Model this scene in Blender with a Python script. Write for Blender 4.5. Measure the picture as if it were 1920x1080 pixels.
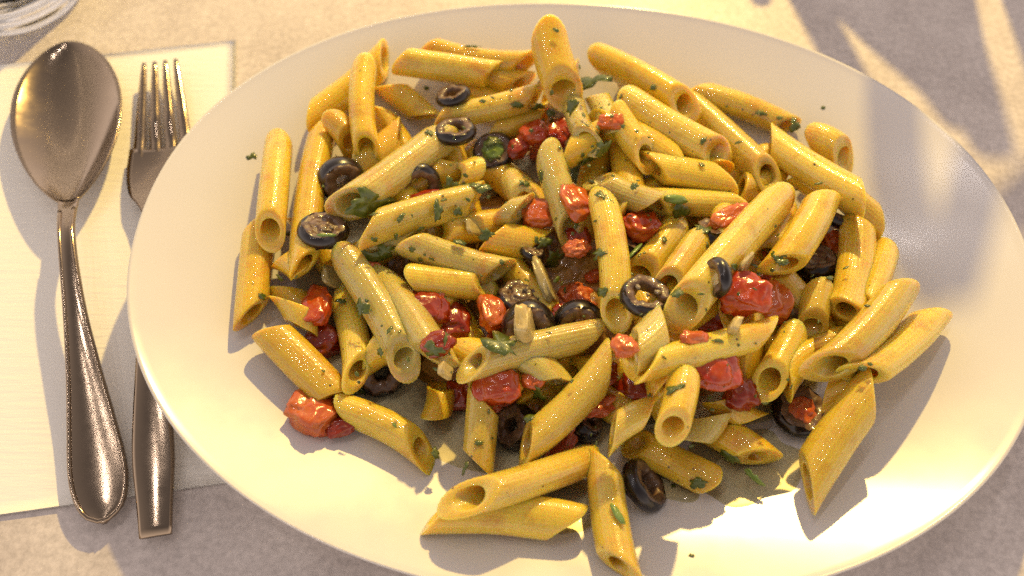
import bpy, bmesh, math, random
import numpy as np
from mathutils import Vector, Matrix, noise

for o in list(bpy.data.objects):
    bpy.data.objects.remove(o, do_unlink=True)
scene = bpy.context.scene
col = scene.collection
R = math.radians
PI = math.pi

# ------------------------------------------------------------------ camera
cd = bpy.data.cameras.new("camera")
cd.sensor_width = 36.0
cd.lens = 36.0 * 1598.0 / 1920.0
cd.clip_start = 0.01
cd.clip_end = 20.0
cam = bpy.data.objects.new("camera", cd)
cam.location = (0.0, -0.13802, 0.25959)
cam.rotation_euler = (R(28.0), 0, 0)
col.objects.link(cam)
scene.camera = cam
cd.dof.use_dof = True
cd.dof.focus_distance = 0.256
cd.dof.aperture_fstop = 7.0

# ------------------------------------------------------------------ world, lamps, exposure
w = bpy.data.worlds.new("World")
scene.world = w
w.use_nodes = True
wt = w.node_tree
bg = wt.nodes["Background"]
# the dim restaurant room: pale lit walls low down, darker ceiling overhead
tcw = wt.nodes.new('ShaderNodeTexCoord')
sxw = wt.nodes.new('ShaderNodeSeparateXYZ')
rpw = wt.nodes.new('ShaderNodeValToRGB')
rpw.color_ramp.elements[0].position = 0.0
rpw.color_ramp.elements[0].color = (1.28, 1.07, 0.96, 1)
rpw.color_ramp.elements[1].position = 0.9
rpw.color_ramp.elements[1].color = (0.18, 0.155, 0.155, 1)
wt.links.new(tcw.outputs['Generated'], sxw.inputs[0])
wt.links.new(sxw.outputs['Z'], rpw.inputs[0])
wt.links.new(rpw.outputs[0], bg.inputs[0])
bg.inputs[1].default_value = 1.16

def lamp(name, loc, power, color, size):
    ld = bpy.data.lights.new(name, 'POINT')
    ld.energy = power
    ld.color = color
    ld.shadow_soft_size = size
    lo = bpy.data.objects.new(name, ld)
    lo.location = loc
    col.objects.link(lo)
    return lo

KEY = (0.14, 0.62, 0.50)
lamp("pendant_lamp", KEY, 28.0, (1.0, 0.69, 0.20), 0.010)
# a row of small ceiling lamps behind the diner
for i in range(4):
    lamp("ceiling_lamp", (-0.50 + 0.16 * i, -0.05 + 0.20 * i, 1.35), 2.0, (1.0, 0.88, 0.84), 0.024)
scene.view_settings.view_transform = 'Standard'
scene.view_settings.look = 'None'
scene.view_settings.exposure = 0.16
scene.view_settings.gamma = 1.0
scene.view_settings.use_curve_mapping = False
scene.render.engine = 'CYCLES'
scene.cycles.use_denoising = False
scene.cycles.max_bounces = 8
scene.cycles.sample_clamp_indirect = 6.0

# ------------------------------------------------------------------ materials
def mat(name):
    m = bpy.data.materials.new(name)
    m.use_nodes = True
    nt = m.node_tree
    return m, nt, nt.nodes["Principled BSDF"]

def nd(nt, t, **kw):
    n = nt.nodes.new(t)
    for k, v in kw.items():
        if k in n.inputs:
            n.inputs[k].default_value = v
        else:
            setattr(n, k, v)
    return n

def coords(nt, scale=1.0):
    tc = nd(nt, 'ShaderNodeNewGeometry')
    mp = nd(nt, 'ShaderNodeMapping')
    mp.inputs['Scale'].default_value = (scale,) * 3 if not isinstance(scale, tuple) else scale
    nt.links.new(tc.outputs['Position'], mp.inputs['Vector'])
    return mp.outputs['Vector']

def ramp(nt, fac, stops):
    r = nd(nt, 'ShaderNodeValToRGB')
    e = r.color_ramp.elements
    while len(e) < len(stops):
        e.new(0.5)
    for k, (p, c) in enumerate(stops):
        e[k].position = p
        e[k].color = (*c, 1)
    nt.links.new(fac, r.inputs['Fac'])
    return r.outputs['Color']

def noise_tex(nt, vec, scale, detail=4.0, rough=0.5):
    n = nd(nt, 'ShaderNodeTexNoise')
    n.inputs['Scale'].default_value = scale
    n.inputs['Detail'].default_value = detail
    n.inputs['Roughness'].default_value = rough
    if vec is not None:
        nt.links.new(vec, n.inputs['Vector'])
    return n.outputs['Fac']

def mixc(nt, fac, a, b, blend='MIX'):
    m = nd(nt, 'ShaderNodeMix', data_type='RGBA', blend_type=blend)
    for sock, v in ((m.inputs[0], fac), (m.inputs[6], a), (m.inputs[7], b)):
        if hasattr(v, 'is_linked') or hasattr(v, 'links'):
            nt.links.new(v, sock)
        elif isinstance(v, tuple):
            sock.default_value = (*v, 1)
        else:
            sock.default_value = v
    return m.outputs[2]

def bump(nt, h, bsdf, strength, dist, target='Normal'):
    b = nd(nt, 'ShaderNodeBump')
    b.inputs['Strength'].default_value = strength
    b.inputs['Distance'].default_value = dist
    nt.links.new(h, b.inputs['Height'])
    nt.links.new(b.outputs['Normal'], bsdf.inputs[target])
    return b

def mat_penne():
    m, nt, b = mat("penne_pasta")
    v = coords(nt)
    oi = nd(nt, 'ShaderNodeObjectInfo')
    at = nd(nt, 'ShaderNodeAttribute', attribute_type='OBJECT', attribute_name='tone')
    # 0 golden, 0.5 plain yellow, 1 pale greyish
    tone = ramp(nt, at.outputs['Fac'], [(0.0, (0.70, 0.485, 0.038)), (0.5, (0.70, 0.520, 0.064)), (1.0, (0.58, 0.485, 0.125))])
    var = ramp(nt, oi.outputs['Random'], [(0.0, (0.86, 0.84, 0.80)), (0.5, (1.0, 0.98, 0.95)), (1.0, (1.08, 1.10, 1.15))])
    base = mixc(nt, 1.0, tone, var, 'MULTIPLY')
    n1 = noise_tex(nt, v, 160, 4, 0.6)
    c1 = mixc(nt, n1, base, (0.62, 0.36, 0.06), 'MIX')
    mr = nd(nt, 'ShaderNodeMapRange')
    mr.inputs[1].default_value = 0.52; mr.inputs[2].default_value = 0.75; mr.inputs[4].default_value = 0.65
    nt.links.new(n1, mr.inputs[0])
    c1 = mixc(nt, mr.outputs[0], base, (0.50, 0.29, 0.025))
    ns = noise_tex(nt, v, 75, 3, 0.6)
    c1 = mixc(nt, ramp(nt, ns, [(0.56, (0, 0, 0)), (0.70, (0.6,) * 3)]), c1, (0.58, 0.26, 0.030))
    # pepper and herb dust stuck to the wet pasta
    vo = nd(nt, 'ShaderNodeTexVoronoi')
    vo.inputs['Scale'].default_value = 240
    nt.links.new(v, vo.inputs['Vector'])
    pr = ramp(nt, vo.outputs['Distance'], [(0.06, (1, 1, 1)), (0.12, (0, 0, 0))])
    n2 = noise_tex(nt, v, 60, 2, 0.5)
    n2r = ramp(nt, n2, [(0.46, (0, 0, 0)), (0.56, (1, 1, 1))])
    pm = mixc(nt, 1.0, pr, n2r, 'MULTIPLY')
    c2 = mixc(nt, pm, c1, (0.10, 0.07, 0.02))
    nt.links.new(c2, b.inputs['Base Color'])
    b.inputs['Roughness'].default_value = 0.33
    b.inputs['Subsurface Weight'].default_value = 1.0
    b.inputs['Subsurface Radius'].default_value = (1.0, 0.6, 0.15)
    b.inputs['Subsurface Scale'].default_value = 0.0035
    b.inputs['Coat Weight'].default_value = 1.0
    b.inputs['Coat IOR'].default_value = 1.5
    b.inputs['Coat Roughness'].default_value = 0.05
    b.inputs['Specular IOR Level'].default_value = 0.25
    n3 = noise_tex(nt, v, 900, 3, 0.6)
    bump(nt, n3, b, 0.3, 0.0005)
    n4 = noise_tex(nt, v, 850, 2, 0.5)
    bump(nt, n4, b, 1.0, 0.00022, 'Coat Normal')
    return m

def mat_tomato(name, ca, cb, sss=0.3, rough=0.22, bscale=260, bstr=0.3):
    m, nt, b = mat(name)
    v = coords(nt)
    n1 = noise_tex(nt, v, 170, 6, 0.7)
    c = ramp(nt, n1, [(0.30, ca), (0.62, cb)])
    n2 = noise_tex(nt, v, 420, 3, 0.6)
    c = mixc(nt, ramp(nt, n2, [(0.62, (0, 0, 0)), (0.72, (0.55,) * 3)]), c, (0.70, 0.30, 0.08))
    nt.links.new(c, b.inputs['Base Color'])
    b.inputs['Roughness'].default_value = rough
    b.inputs['Subsurface Weight'].default_value = sss
    b.inputs['Subsurface Radius'].default_value = (1.0, 0.3, 0.1)
    b.inputs['Subsurface Scale'].default_value = 0.002
    b.inputs['Coat Weight'].default_value = 0.45
    b.inputs['Coat Roughness'].default_value = 0.08
    bump(nt, noise_tex(nt, v, bscale, 4, 0.65), b, bstr, 0.0008)
    bump(nt, noise_tex(nt, v, bscale * 1.6, 3, 0.65), b, 0.7, 0.0003, 'Coat Normal')
    return m

def mat_simple(name, ca, cb, scale=200, rough=0.4, bstr=0.2, coat=0.0, metal=0.0, bdist=0.0005, sss=0.0):
    m, nt, b = mat(name)
    v = coords(nt)
    c = ramp(nt, noise_tex(nt, v, scale, 5, 0.6), [(0.3, ca), (0.7, cb)])
    nt.links.new(c, b.inputs['Base Color'])
    b.inputs['Roughness'].default_value = rough
    b.inputs['Metallic'].default_value = metal
    b.inputs['Coat Weight'].default_value = coat
    b.inputs['Coat Roughness'].default_value = 0.08
    if sss:
        b.inputs['Subsurface Weight'].default_value = sss
        b.inputs['Subsurface Radius'].default_value = (1, .8, .5)
        b.inputs['Subsurface Scale'].default_value = 0.002
    if bstr:
        bump(nt, noise_tex(nt, v, scale * 2.2, 3, 0.6), b, bstr, bdist)
    return m

def mat_plate():
    m, nt, b = mat("white_glazed_porcelain")
    v = coords(nt)
    c = ramp(nt, noise_tex(nt, v, 14, 3), [(0.3, (0.67, 0.65, 0.63)), (0.7, (0.70, 0.68, 0.66))])
    nt.links.new(c, b.inputs['Base Color'])
    r = ramp(nt, noise_tex(nt, v, 45, 4), [(0.35, (0.15,) * 3), (0.7, (0.24,) * 3)])
    nt.links.new(r, b.inputs['Roughness'])
    b.inputs['Specular IOR Level'].default_value = 0.4
    bump(nt, noise_tex(nt, v, 24, 2), b, 0.04, 0.002)
    return m

def mat_table():
    m, nt, b = mat("mottled_stone_laminate")
    v = coords(nt)
    c1 = ramp(nt, noise_tex(nt, v, 38, 6, 0.65), [(0.34, (0.56, 0.505, 0.475)), (0.66, (0.70, 0.64, 0.60))])
    c2 = ramp(nt, noise_tex(nt, v, 420, 5, 0.75), [(0.36, (0.72,) * 3), (0.62, (1.10,) * 3)])
    c3 = mixc(nt, 0.75, c1, c2, 'MULTIPLY')
    nt.links.new(c3, b.inputs['Base Color'])
    b.inputs['Roughness'].default_value = 0.42
    b.inputs['Specular IOR Level'].default_value = 0.35
    bump(nt, noise_tex(nt, v, 500, 3), b, 0.1, 0.0005)
    return m

def mat_paper():
    m, nt, b = mat("white_paper_napkin")
    v = coords(nt, (1.0, 9.0, 1.0))
    b.inputs['Base Color'].default_value = (0.93, 0.91, 0.84, 1)
    b.inputs['Roughness'].default_value = 0.9
    b.inputs['Specular IOR Level'].default_value = 0.15
    bump(nt, noise_tex(nt, v, 60, 5, 0.6), b, 0.35, 0.0012)
    return m

def mat_steel():
    m, nt, b = mat("worn_stainless_steel")
    v = coords(nt, (1.0, 1.0, 1.0))
    b.inputs['Base Color'].default_value = (0.32, 0.25, 0.18, 1)
    b.inputs['Metallic'].default_value = 1.0
    r = ramp(nt, noise_tex(nt, v, 120, 5, 0.7), [(0.3, (0.11,) * 3), (0.75, (0.20,) * 3)])
    nt.links.new(r, b.inputs['Roughness'])
    bump(nt, noise_tex(nt, v, 160, 3, 0.5), b, 0.02, 0.0006)
    return m

def mat_oil():
    m, nt, b = mat("yellow_oily_sauce")
    nt.nodes.remove(b)
    out = nt.nodes["Material Output"]
    tr = nd(nt, 'ShaderNodeBsdfTransparent')
    tr.inputs[0].default_value = (0.99, 0.95, 0.74, 1)
    gl = nd(nt, 'ShaderNodeBsdfGlossy')
    gl.inputs['Roughness'].default_value = 0.08
    fr = nd(nt, 'ShaderNodeFresnel')
    fr.inputs[0].default_value = 1.45
    mx = nd(nt, 'ShaderNodeMixShader')
    nt.links.new(fr.outputs[0], mx.inputs[0])
    nt.links.new(tr.outputs[0], mx.inputs[1])
    nt.links.new(gl.outputs[0], mx.inputs[2])
    nt.links.new(mx.outputs[0], out.inputs['Surface'])
    bp = nd(nt, 'ShaderNodeBump')
    bp.inputs['Strength'].default_value = 0.4
    bp.inputs['Distance'].default_value = 0.001
    nt.links.new(noise_tex(nt, coords(nt), 220, 3), bp.inputs['Height'])
    nt.links.new(bp.outputs[0], gl.inputs['Normal'])
    return m

def mat_glass():
    m, nt, b = mat("clear_glass")
    b.inputs['Base Color'].default_value = (0.97, 0.97, 0.94, 1)
    b.inputs['Transmission Weight'].default_value = 1.0
    b.inputs['Roughness'].default_value = 0.02
    b.inputs['IOR'].default_value = 1.48
    return m

M = dict(
    penne=mat_penne(),
    r=mat_tomato("red_tomato", (0.50, 0.095, 0.010), (0.40, 0.030, 0.005)),
    o=mat_tomato("orange_tomato_flesh", (0.58, 0.17, 0.024), (0.50, 0.080, 0.012)),
    d=mat_tomato("dark_red_tomato", (0.34, 0.040, 0.005), (0.23, 0.016, 0.003)),
    p=mat_tomato("tomato_pulp", (0.62, 0.19, 0.045), (0.52, 0.085, 0.020), 0.4, 0.3, 420, 0.6),
    skin=mat_simple("black_olive_skin", (0.006, 0.004, 0.005), (0.016, 0.009, 0.008), 220, 0.30, 0.2, 0.35),
    flesh=mat_simple("olive_cut_flesh", (0.060, 0.030, 0.017), (0.20, 0.115, 0.060), 380, 0.38, 0.6, 0.35),
    pale=mat_simple("pale_olive_crumb", (0.36, 0.28, 0.15), (0.10, 0.07, 0.035), 500, 0.3, 0.6, 0.6),
    parsley=mat_simple("chopped_parsley", (0.040, 0.066, 0.004), (0.110, 0.140, 0.012), 500, 0.35, 0.3, 0.4),
    stem=mat_simple("parsley_stem", (0.22, 0.32, 0.06), (0.12, 0.22, 0.035), 300, 0.3, 0.2, 0.4),
    cream=mat_simple("cream_vegetable", (0.62, 0.50, 0.22), (0.54, 0.40, 0.13), 260, 0.32, 0.4, 0.5, sss=0.3),
    onion=mat_simple("translucent_onion", (0.50, 0.40, 0.15), (0.36, 0.29, 0.10), 200, 0.2, 0.35, 0.7, sss=0.5),
    plate=mat_plate(), table=mat_table(), paper=mat_paper(), steel=mat_steel(),
    sauce=mat_simple('amber_oily_sauce', (0.34, 0.17, 0.030), (0.46, 0.26, 0.050), 130, 0.25, 0.6, 0.9, bdist=0.002),
    oil=mat_oil(), glass=mat_glass(),
    iron=mat_simple("black_iron", (0.02, 0.02, 0.02), (0.035, 0.032, 0.03), 90, 0.5, 0.2),
)

# ------------------------------------------------------------------ helpers
def link_mesh(name, verts, faces, mats, parent=None, smooth=True, mi=None):
    me = bpy.data.meshes.new(name)
    me.from_pydata([tuple(v) for v in verts], [], faces)
    if not isinstance(mats, (list, tuple)):
        mats = [mats]
    for k in mats:
        me.materials.append(k)
    if mi is not None:
        me.polygons.foreach_set('material_index', mi)
    if smooth:
        me.polygons.foreach_set('use_smooth', [True] * len(me.polygons))
    me.update()
    o = bpy.data.objects.new(name, me)
    col.objects.link(o)
    o.parent = parent
    return o

def tag(o, label=None, cat=None, group=None, kind=None):
    if label: o['label'] = label
    if cat: o['category'] = cat
    if group: o['group'] = group
    if kind: o['kind'] = kind
    return o

def empty(name, loc=(0, 0, 0), rz=0.0):
    o = bpy.data.objects.new(name, None)
    o.empty_display_size = 0.01
    o.location = loc
    o.rotation_euler = (0, 0, rz)
    col.objects.link(o)
    return o

def grid_faces(nu, nv, off=0, flip=False, wrap=False):
    f = []
    for i in range(nu - 1):
        for j in range(nv if wrap else nv - 1):
            j2 = (j + 1) % nv
            q = (off + i * nv + j, off + i * nv + j2, off + (i + 1) * nv + j2, off + (i + 1) * nv + j)
            f.append(q[::-1] if flip else q)
    return f

def smoothstep(a, b, x):
    t = max(0.0, min(1.0, (x - a) / (b - a)))
    return t * t * (3 - 2 * t)

def interp(xs, ys, x):
    # smooth cubic interpolation through knots
    if x <= xs[0]: return ys[0]
    if x >= xs[-1]: return ys[-1]
    for k in range(len(xs) - 1):
        if x <= xs[k + 1]:
            h = xs[k + 1] - xs[k]
            t = (x - xs[k]) / h
            m0 = (ys[k + 1] - ys[k - 1]) / (xs[k + 1] - xs[k - 1]) * h if k > 0 else (ys[k + 1] - ys[k])
            m1 = (ys[k + 2] - ys[k]) / (xs[k + 2] - xs[k]) * h if k + 2 < len(xs) else (ys[k + 1] - ys[k])
            return ((2*t**3 - 3*t*t + 1) * ys[k] + (t**3 - 2*t*t + t) * m0 + (-2*t**3 + 3*t*t) * ys[k+1] + (t**3 - t*t) * m1)

# ------------------------------------------------------------------ table
def build_table():
    x0, x1, y0, y1, h = -0.55, 0.55, -0.35, 0.65, 0.03
    v = [(x0, y0, 0), (x1, y0, 0), (x1, y1, 0), (x0, y1, 0), (x0, y0, -h), (x1, y0, -h), (x1, y1, -h), (x0, y1, -h)]
    f = [(0, 1, 2, 3), (7, 6, 5, 4), (0, 4, 5, 1), (1, 5, 6, 2), (2, 6, 7, 3), (3, 7, 4, 0)]
    o = link_mesh('table_top', v, f, M['table'], smooth=False)
    tag(o, 'mottled grey beige stone-look table top under everything', 'table', kind='structure')
build_table()

# ------------------------------------------------------------------ plate
PCX, PCY, PA, PB, PROT, PEXP = 0.0212, -0.0004, 0.1415, 0.1061, -0.0793, 2.13
def plate_s(x, y):
    c, s = math.cos(PROT), math.sin(PROT)
    u = (x - PCX) * c + (y - PCY) * s
    v = -(x - PCX) * s + (y - PCY) * c
    return (abs(u / PA) ** PEXP + abs(v / PB) ** PEXP) ** (1 / PEXP)
def plate_profile(s):
    t = max(0.0, (min(s, 1.0) - 0.40) / 0.60)
    return 0.0065 + 0.0215 * t ** 1.75
def plate_z(x, y):
    return plate_profile(plate_s(x, y))
def plate_point(s, a):
    ca, sa = math.cos(a), math.sin(a)
    k = (abs(ca) ** PEXP + abs(sa) ** PEXP) ** (-1 / PEXP)
    u, v = PA * k * ca * s, PB * k * sa * s
    c, q = math.cos(PROT), math.sin(PROT)
    return PCX + u * c - v * q, PCY + u * q + v * c
def build_plate():
    N = 256
    prof = []
    for k in range(1, 45):
        s = k / 45.0
        prof.append((s, plate_profile(s)))
    prof += [(0.985, plate_profile(0.985)), (0.993, plate_profile(0.993) + 0.0001), (0.9985, 0.0281), (1.0005, 0.0277), (1.0005, 0.0268), (0.998, 0.0259), (0.985, 0.0246)]
    for s in (0.95, 0.9, 0.85, 0.8, 0.75, 0.7, 0.65, 0.6):
        prof.append((s, plate_profile(s) - 0.0036))
    prof += [(0.58, 0.004), (0.575, 0.0006), (0.565, 0.0), (0.545, 0.0), (0.535, 0.0012), (0.3, 0.0018), (0.02, 0.0018)]
    verts, faces = [], []
    for s, z in prof:
        for j in range(N):
            x, y = plate_point(s, 2 * PI * j / N)
            verts.append((x, y, z))
    faces += grid_faces(len(prof), N, wrap=True)
    c0 = len(verts); verts.append((PCX, PCY, 0.0065))
    c1 = len(verts); verts.append((PCX, PCY, 0.0018))
    last = (len(prof) - 1) * N
    for j in range(N):
        faces.append((c0, j, (j + 1) % N))
        faces.append((c1, last + (j + 1) % N, last + j))
    # outward winding
    faces = [f[::-1] if len(f) == 4 else f for f in faces]
    o = link_mesh('oval_plate', verts, faces, M['plate'])
    bm = bmesh.new(); bm.from_mesh(o.data); bmesh.ops.recalc_face_normals(bm, faces=bm.faces); bm.to_mesh(o.data); bm.free()
    o.data.polygons.foreach_set('use_smooth', [True] * len(o.data.polygons))
    tag(o, 'large white oval porcelain plate holding the heap of pasta', 'plate')
build_plate()

# ------------------------------------------------------------------ napkin
def build_napkin():
    root = empty('paper_napkin', (-0.1, 0.02, 0))
    tag(root, 'folded white paper napkin under the spoon and fork', 'napkin')
    ang = R(8.3)
    ex, ey = Vector((math.cos(ang), math.sin(ang), 0)), Vector((-math.sin(ang), math.cos(ang), 0))
    corner = Vector((-0.0868, -0.0680, 0))             # the corner hidden below the plate
    W, Hh = 0.165, 0.183
    for k, (dx, dy, zb) in enumerate(((0.0009, 0.0006, 0.0002), (0.0, 0.0, 0.0007))):
        nu, nv = 48, 48
        verts = []
        for side in (1, 0):
            for i in range(nu):
                for j in range(nv):
                    a, b = i / (nu - 1), j / (nv - 1)
                    p = corner + ex * (dx - a * W) + ey * (dy + b * Hh if b > 0.02 else b * Hh)
                    n = noise.noise(Vector((p.x * 28, p.y * 28, k * 7.0)))
                    edge = 1 - smoothstep(0.0, 0.10, min(a, 1 - a, b, 1 - b))
                    z = zb + 0.0002 + 0.00035 * (n + 0.6) * (1 if k else 0.5) * (0.4 + 0.6 * (1 - edge)) + 0.0003 * edge * (0.5 + 0.5 * noise.noise(Vector((p.x * 16, p.y * 16, 3.3)))) * k
                    verts.append((p.x + 0.1, p.y - 0.02, z + (0.00025 if side else 0)))
        f = grid_faces(nu, nv, flip=True) + grid_faces(nu, nv, nu * nv)
        rim = [i * nv for i in range(nu)] + [(nu - 1) * nv + j for j in range(1, nv)] + [i * nv + nv - 1 for i in range(nu - 2, -1, -1)] + [j for j in range(nv - 2, 0, -1)]
        for q in range(len(rim)):
            a, b = rim[q], rim[(q + 1) % len(rim)]
            f.append((a, b, b + nu * nv, a + nu * nv))
        link_mesh('ply', verts, f, M['paper'], root)
build_napkin()

# ------------------------------------------------------------------ cutlery
def strip(us, half, zc, dep, t, nv=17, crown=0.0, xc=None):
    """closed shell lofted along +x: half(u) width, zc(u) height, dep(u) concavity, t thickness"""
    verts = []
    for side in (1, 0):
        for u in us:
            for j in range(nv):
                v = -1 + 2 * j / (nv - 1)
                z = zc(u) - dep(u) * (1 - v * v) - (0 if side else t * (1 - 0.45 * v ** 4))
                verts.append(((xc(u, v) if xc else u), v * half(u), z))
    n = len(us) * nv
    f = grid_faces(len(us), nv, flip=True) + grid_faces(len(us), nv, n)
    nu = len(us)
    rim = [i * nv for i in range(nu)] + [(nu - 1) * nv + j for j in range(1, nv)] + [i * nv + nv - 1 for i in range(nu - 2, -1, -1)] + [j for j in range(nv - 2, 0, -1)]
    for q in range(len(rim)):
        a, b = rim[q], rim[(q + 1) % len(rim)]
        f.append((a, b, b + n, a + n))
    return verts, f

def tube_path(pts, rad, n=8):
    verts, faces = [], []
    for i, p in enumerate(pts):
        d = (pts[min(i + 1, len(pts) - 1)] - pts[max(i - 1, 0)]).normalized()
        s = d.cross(Vector((0, 0, 1)))
        s = s.normalized() if s.length > 1e-4 else Vector((1, 0, 0))
        q = s.cross(d)
        r = rad(i / (len(pts) - 1)) if callable(rad) else rad
        for k in range(n):
            a = 2 * PI * k / n
            verts.append(p + s * (r * math.cos(a)) + q * (r * math.sin(a)))
    faces = grid_faces(len(pts), n, wrap=True)
    faces.append(tuple(range(n)))
    faces.append(tuple(range(len(verts) - 1, len(verts) - 1 - n, -1)))
    return verts, faces

def fix_normals(o):
    bm = bmesh.new(); bm.from_mesh(o.data)
    bmesh.ops.recalc_face_normals(bm, faces=bm.faces)
    bm.to_mesh(o.data); bm.free()
    o.data.polygons.foreach_set('use_smooth', [True] * len(o.data.polygons))
    return o

def frame_to(root, a, b):
    d = Vector(b) - Vector(a)
    root.location = a
    root.rotation_euler = (0, 0, math.atan2(d.y, d.x))

def build_spoon():
    root = empty('spoon')
    tag(root, 'worn steel tablespoon with rounded bead-edged handle lying bowl up on napkin', 'spoon')
    frame_to(root, (-0.1770, 0.1060, 0.0018), (-0.1205, -0.0815, 0.0018))
    L = 0.1955
    bl = 0.083
    def half(u):
        if u < bl:
            t = u / bl
            return 0.0200 * max(0.0, math.sin(PI * min(1, t ** 0.88 * 0.985 + 0.0))) ** 0.62 * (1 + 0.10 * (0.5 - t)) if t < 0.93 else max(0.0034, 0.0200 * max(0.0, math.sin(PI * (t ** 0.88 * 0.985))) ** 0.62 * (1 + 0.10 * (0.5 - t)))
        return interp([bl, 0.089, 0.100, 0.125, 0.145, 0.166, 0.179, 0.187, 0.1925, L], [0.0034, 0.0030, 0.0027, 0.0034, 0.0050, 0.0074, 0.0086, 0.0078, 0.0052, 0.0004], u)
    zt = lambda u: interp([0, 0.02, 0.060, 0.082, 0.098, 0.125, 0.16, 0.189, L], [0.0062, 0.0082, 0.0098, 0.0125, 0.0160, 0.0138, 0.0075, 0.0034, 0.0030], u)
    def dep(u):
        return 0.0076 * max(0.0, math.sin(PI * min(1.0, u / 0.086) ** 0.92)) ** 0.75 if u < 0.086 else 0.0
    us = [bl * 0.5 * (1 - math.cos(PI * k / 44)) for k in range(45)]
    us[0] = 0.0
    v, f = strip(us, lambda u: max(half(u), 0.0006), zt, dep, 0.0018, 25)
    fix_normals(link_mesh('bowl', v, f, M['steel'], root))
    uh = [bl - 0.002 + (L - bl + 0.002) * k / 60 for k in range(61)] + [L - 0.0008, L - 0.0003]
    uh = sorted(uh)
    v, f = strip(uh, lambda u: max(half(max(u, bl)), 0.0006), zt, lambda u: dep(u) - 0.0007 * smoothstep(0.086, 0.104, u), 0.0018, 25)
    hd = fix_normals(link_mesh('handle', v, f, M['steel'], root))
    pts = []
    for k in range(61):
        u = 0.088 + (L - 0.0010 - 0.088) * k / 60
        pts.append(Vector((u, half(u) - 0.0007, zt(u) + 0.0001)))
    for k in range(60, -1, -1):
        u = 0.088 + (L - 0.0010 - 0.088) * k / 60
        pts.append(Vector((u, -(half(u) - 0.0007), zt(u) + 0.0001)))
    v, f = tube_path(pts, lambda t: 0.00075, 8)
    fix_normals(link_mesh('bead_border', v, f, M['steel'], hd))
build_spoon()

def build_fork():
    root = empty('fork')
    tag(root, 'four-tined steel fork with plain flat handle tucked under the plate rim', 'fork')
    frame_to(root, (-0.1365, 0.0945, 0.0018), (-0.1045, -0.0850, 0.0018))
    L = 0.1823
    zt = lambda u: interp([0, 0.03, 0.055, 0.07, 0.09, 0.12, 0.16, L], [0.0080, 0.0048, 0.0052, 0.0085, 0.0125, 0.0110, 0.0062, 0.0034], u)
    # four tines
    for k in range(4):
        c = (k - 1.5)
        us = [0.0440 * q / 22 for q in range(23)]
        verts = []
        for u in us:
            t = u / 0.0440
            yc = c * (0.0040 + 0.0020 * t)
            hw = 0.0008 + 0.0016 * t ** 0.6
            th = 0.0013 + 0.0006 * t
            z = zt(u)
            for dy, dz in ((-1, 0), (-0.7, 1), (0.7, 1), (1, 0), (0.8, -1), (-0.8, -1)):
                sink = 0.0016 * (1 - (yc / 0.0115) ** 2) * smoothstep(0.55, 0.85, t) + 0.0006 * smoothstep(0.86, 1.0, t)
                verts.append((u, yc + dy * hw, z + dz * th * 0.5 - 0.0008 - sink))
        f = grid_faces(len(us), 6, wrap=True) + [tuple(range(6)), tuple(range(len(verts) - 1, len(verts) - 7, -1))]
        fix_normals(link_mesh('tine', verts, f, M['steel'], root))
    half = lambda u: interp([0.0385, 0.05, 0.060, 0.066, 0.072, 0.085, 0.12, 0.150, 0.160, 0.173, L], [0.0114, 0.0120, 0.0104, 0.0068, 0.0042, 0.0028, 0.0040, 0.0060, 0.0062, 0.0052, 0.0046], u)
    us = [0.0385 + (0.075 - 0.0385) * k / 24 for k in range(25)]
    v, f = strip(us, half, zt, lambda u: 0.0016 * (1 - smoothstep(0.045, 0.07, u)), 0.0016, 13)
    fix_normals(link_mesh('head', v, f, M['steel'], root))
    us = [0.074 + (L - 0.074) * k / 40 for k in range(41)]
    v, f = strip(us, half, zt, lambda u: -0.0006, 0.0022, 11)
    fix_normals(link_mesh('handle', v, f, M['steel'], root))
build_fork()

# ------------------------------------------------------------------ glass tumbler
def lathe(prof, n=64):
    verts = [(r * math.cos(2 * PI * j / n), r * math.sin(2 * PI * j / n), z) for r, z in prof for j in range(n)]
    return verts, grid_faces(len(prof), n, wrap=True)

def build_tumbler():
    root = empty('glass_tumbler', (-0.209, 0.144, 0.0))
    tag(root, 'clear glass tumbler with thick ringed base standing beyond the spoon', 'glass')
    out = [(0.0004, 0.0012), (0.015, 0.0010), (0.022, 0.0), (0.026, 0.0), (0.0285, 0.0015)]
    for k in range(22):                                # ribbed foot, then straight wall
        z = 0.003 + 0.0011 * k
        out.append((0.0290 + 0.00055 * math.sin(k * 1.5) + z * 0.06, z))
    out += [(0.0320, 0.04), (0.0345, 0.08), (0.0355, 0.1), (0.0352, 0.1008), (0.0343, 0.1004)]
    out += [(0.0330, 0.08), (0.0305, 0.04), (0.0280, 0.016), (0.024, 0.0115), (0.012, 0.0100), (0.0004, 0.0098)]
    v, f = lathe(out)
    fix_normals(link_mesh('wall', v, f, M['glass'], root))
build_tumbler()

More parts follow.
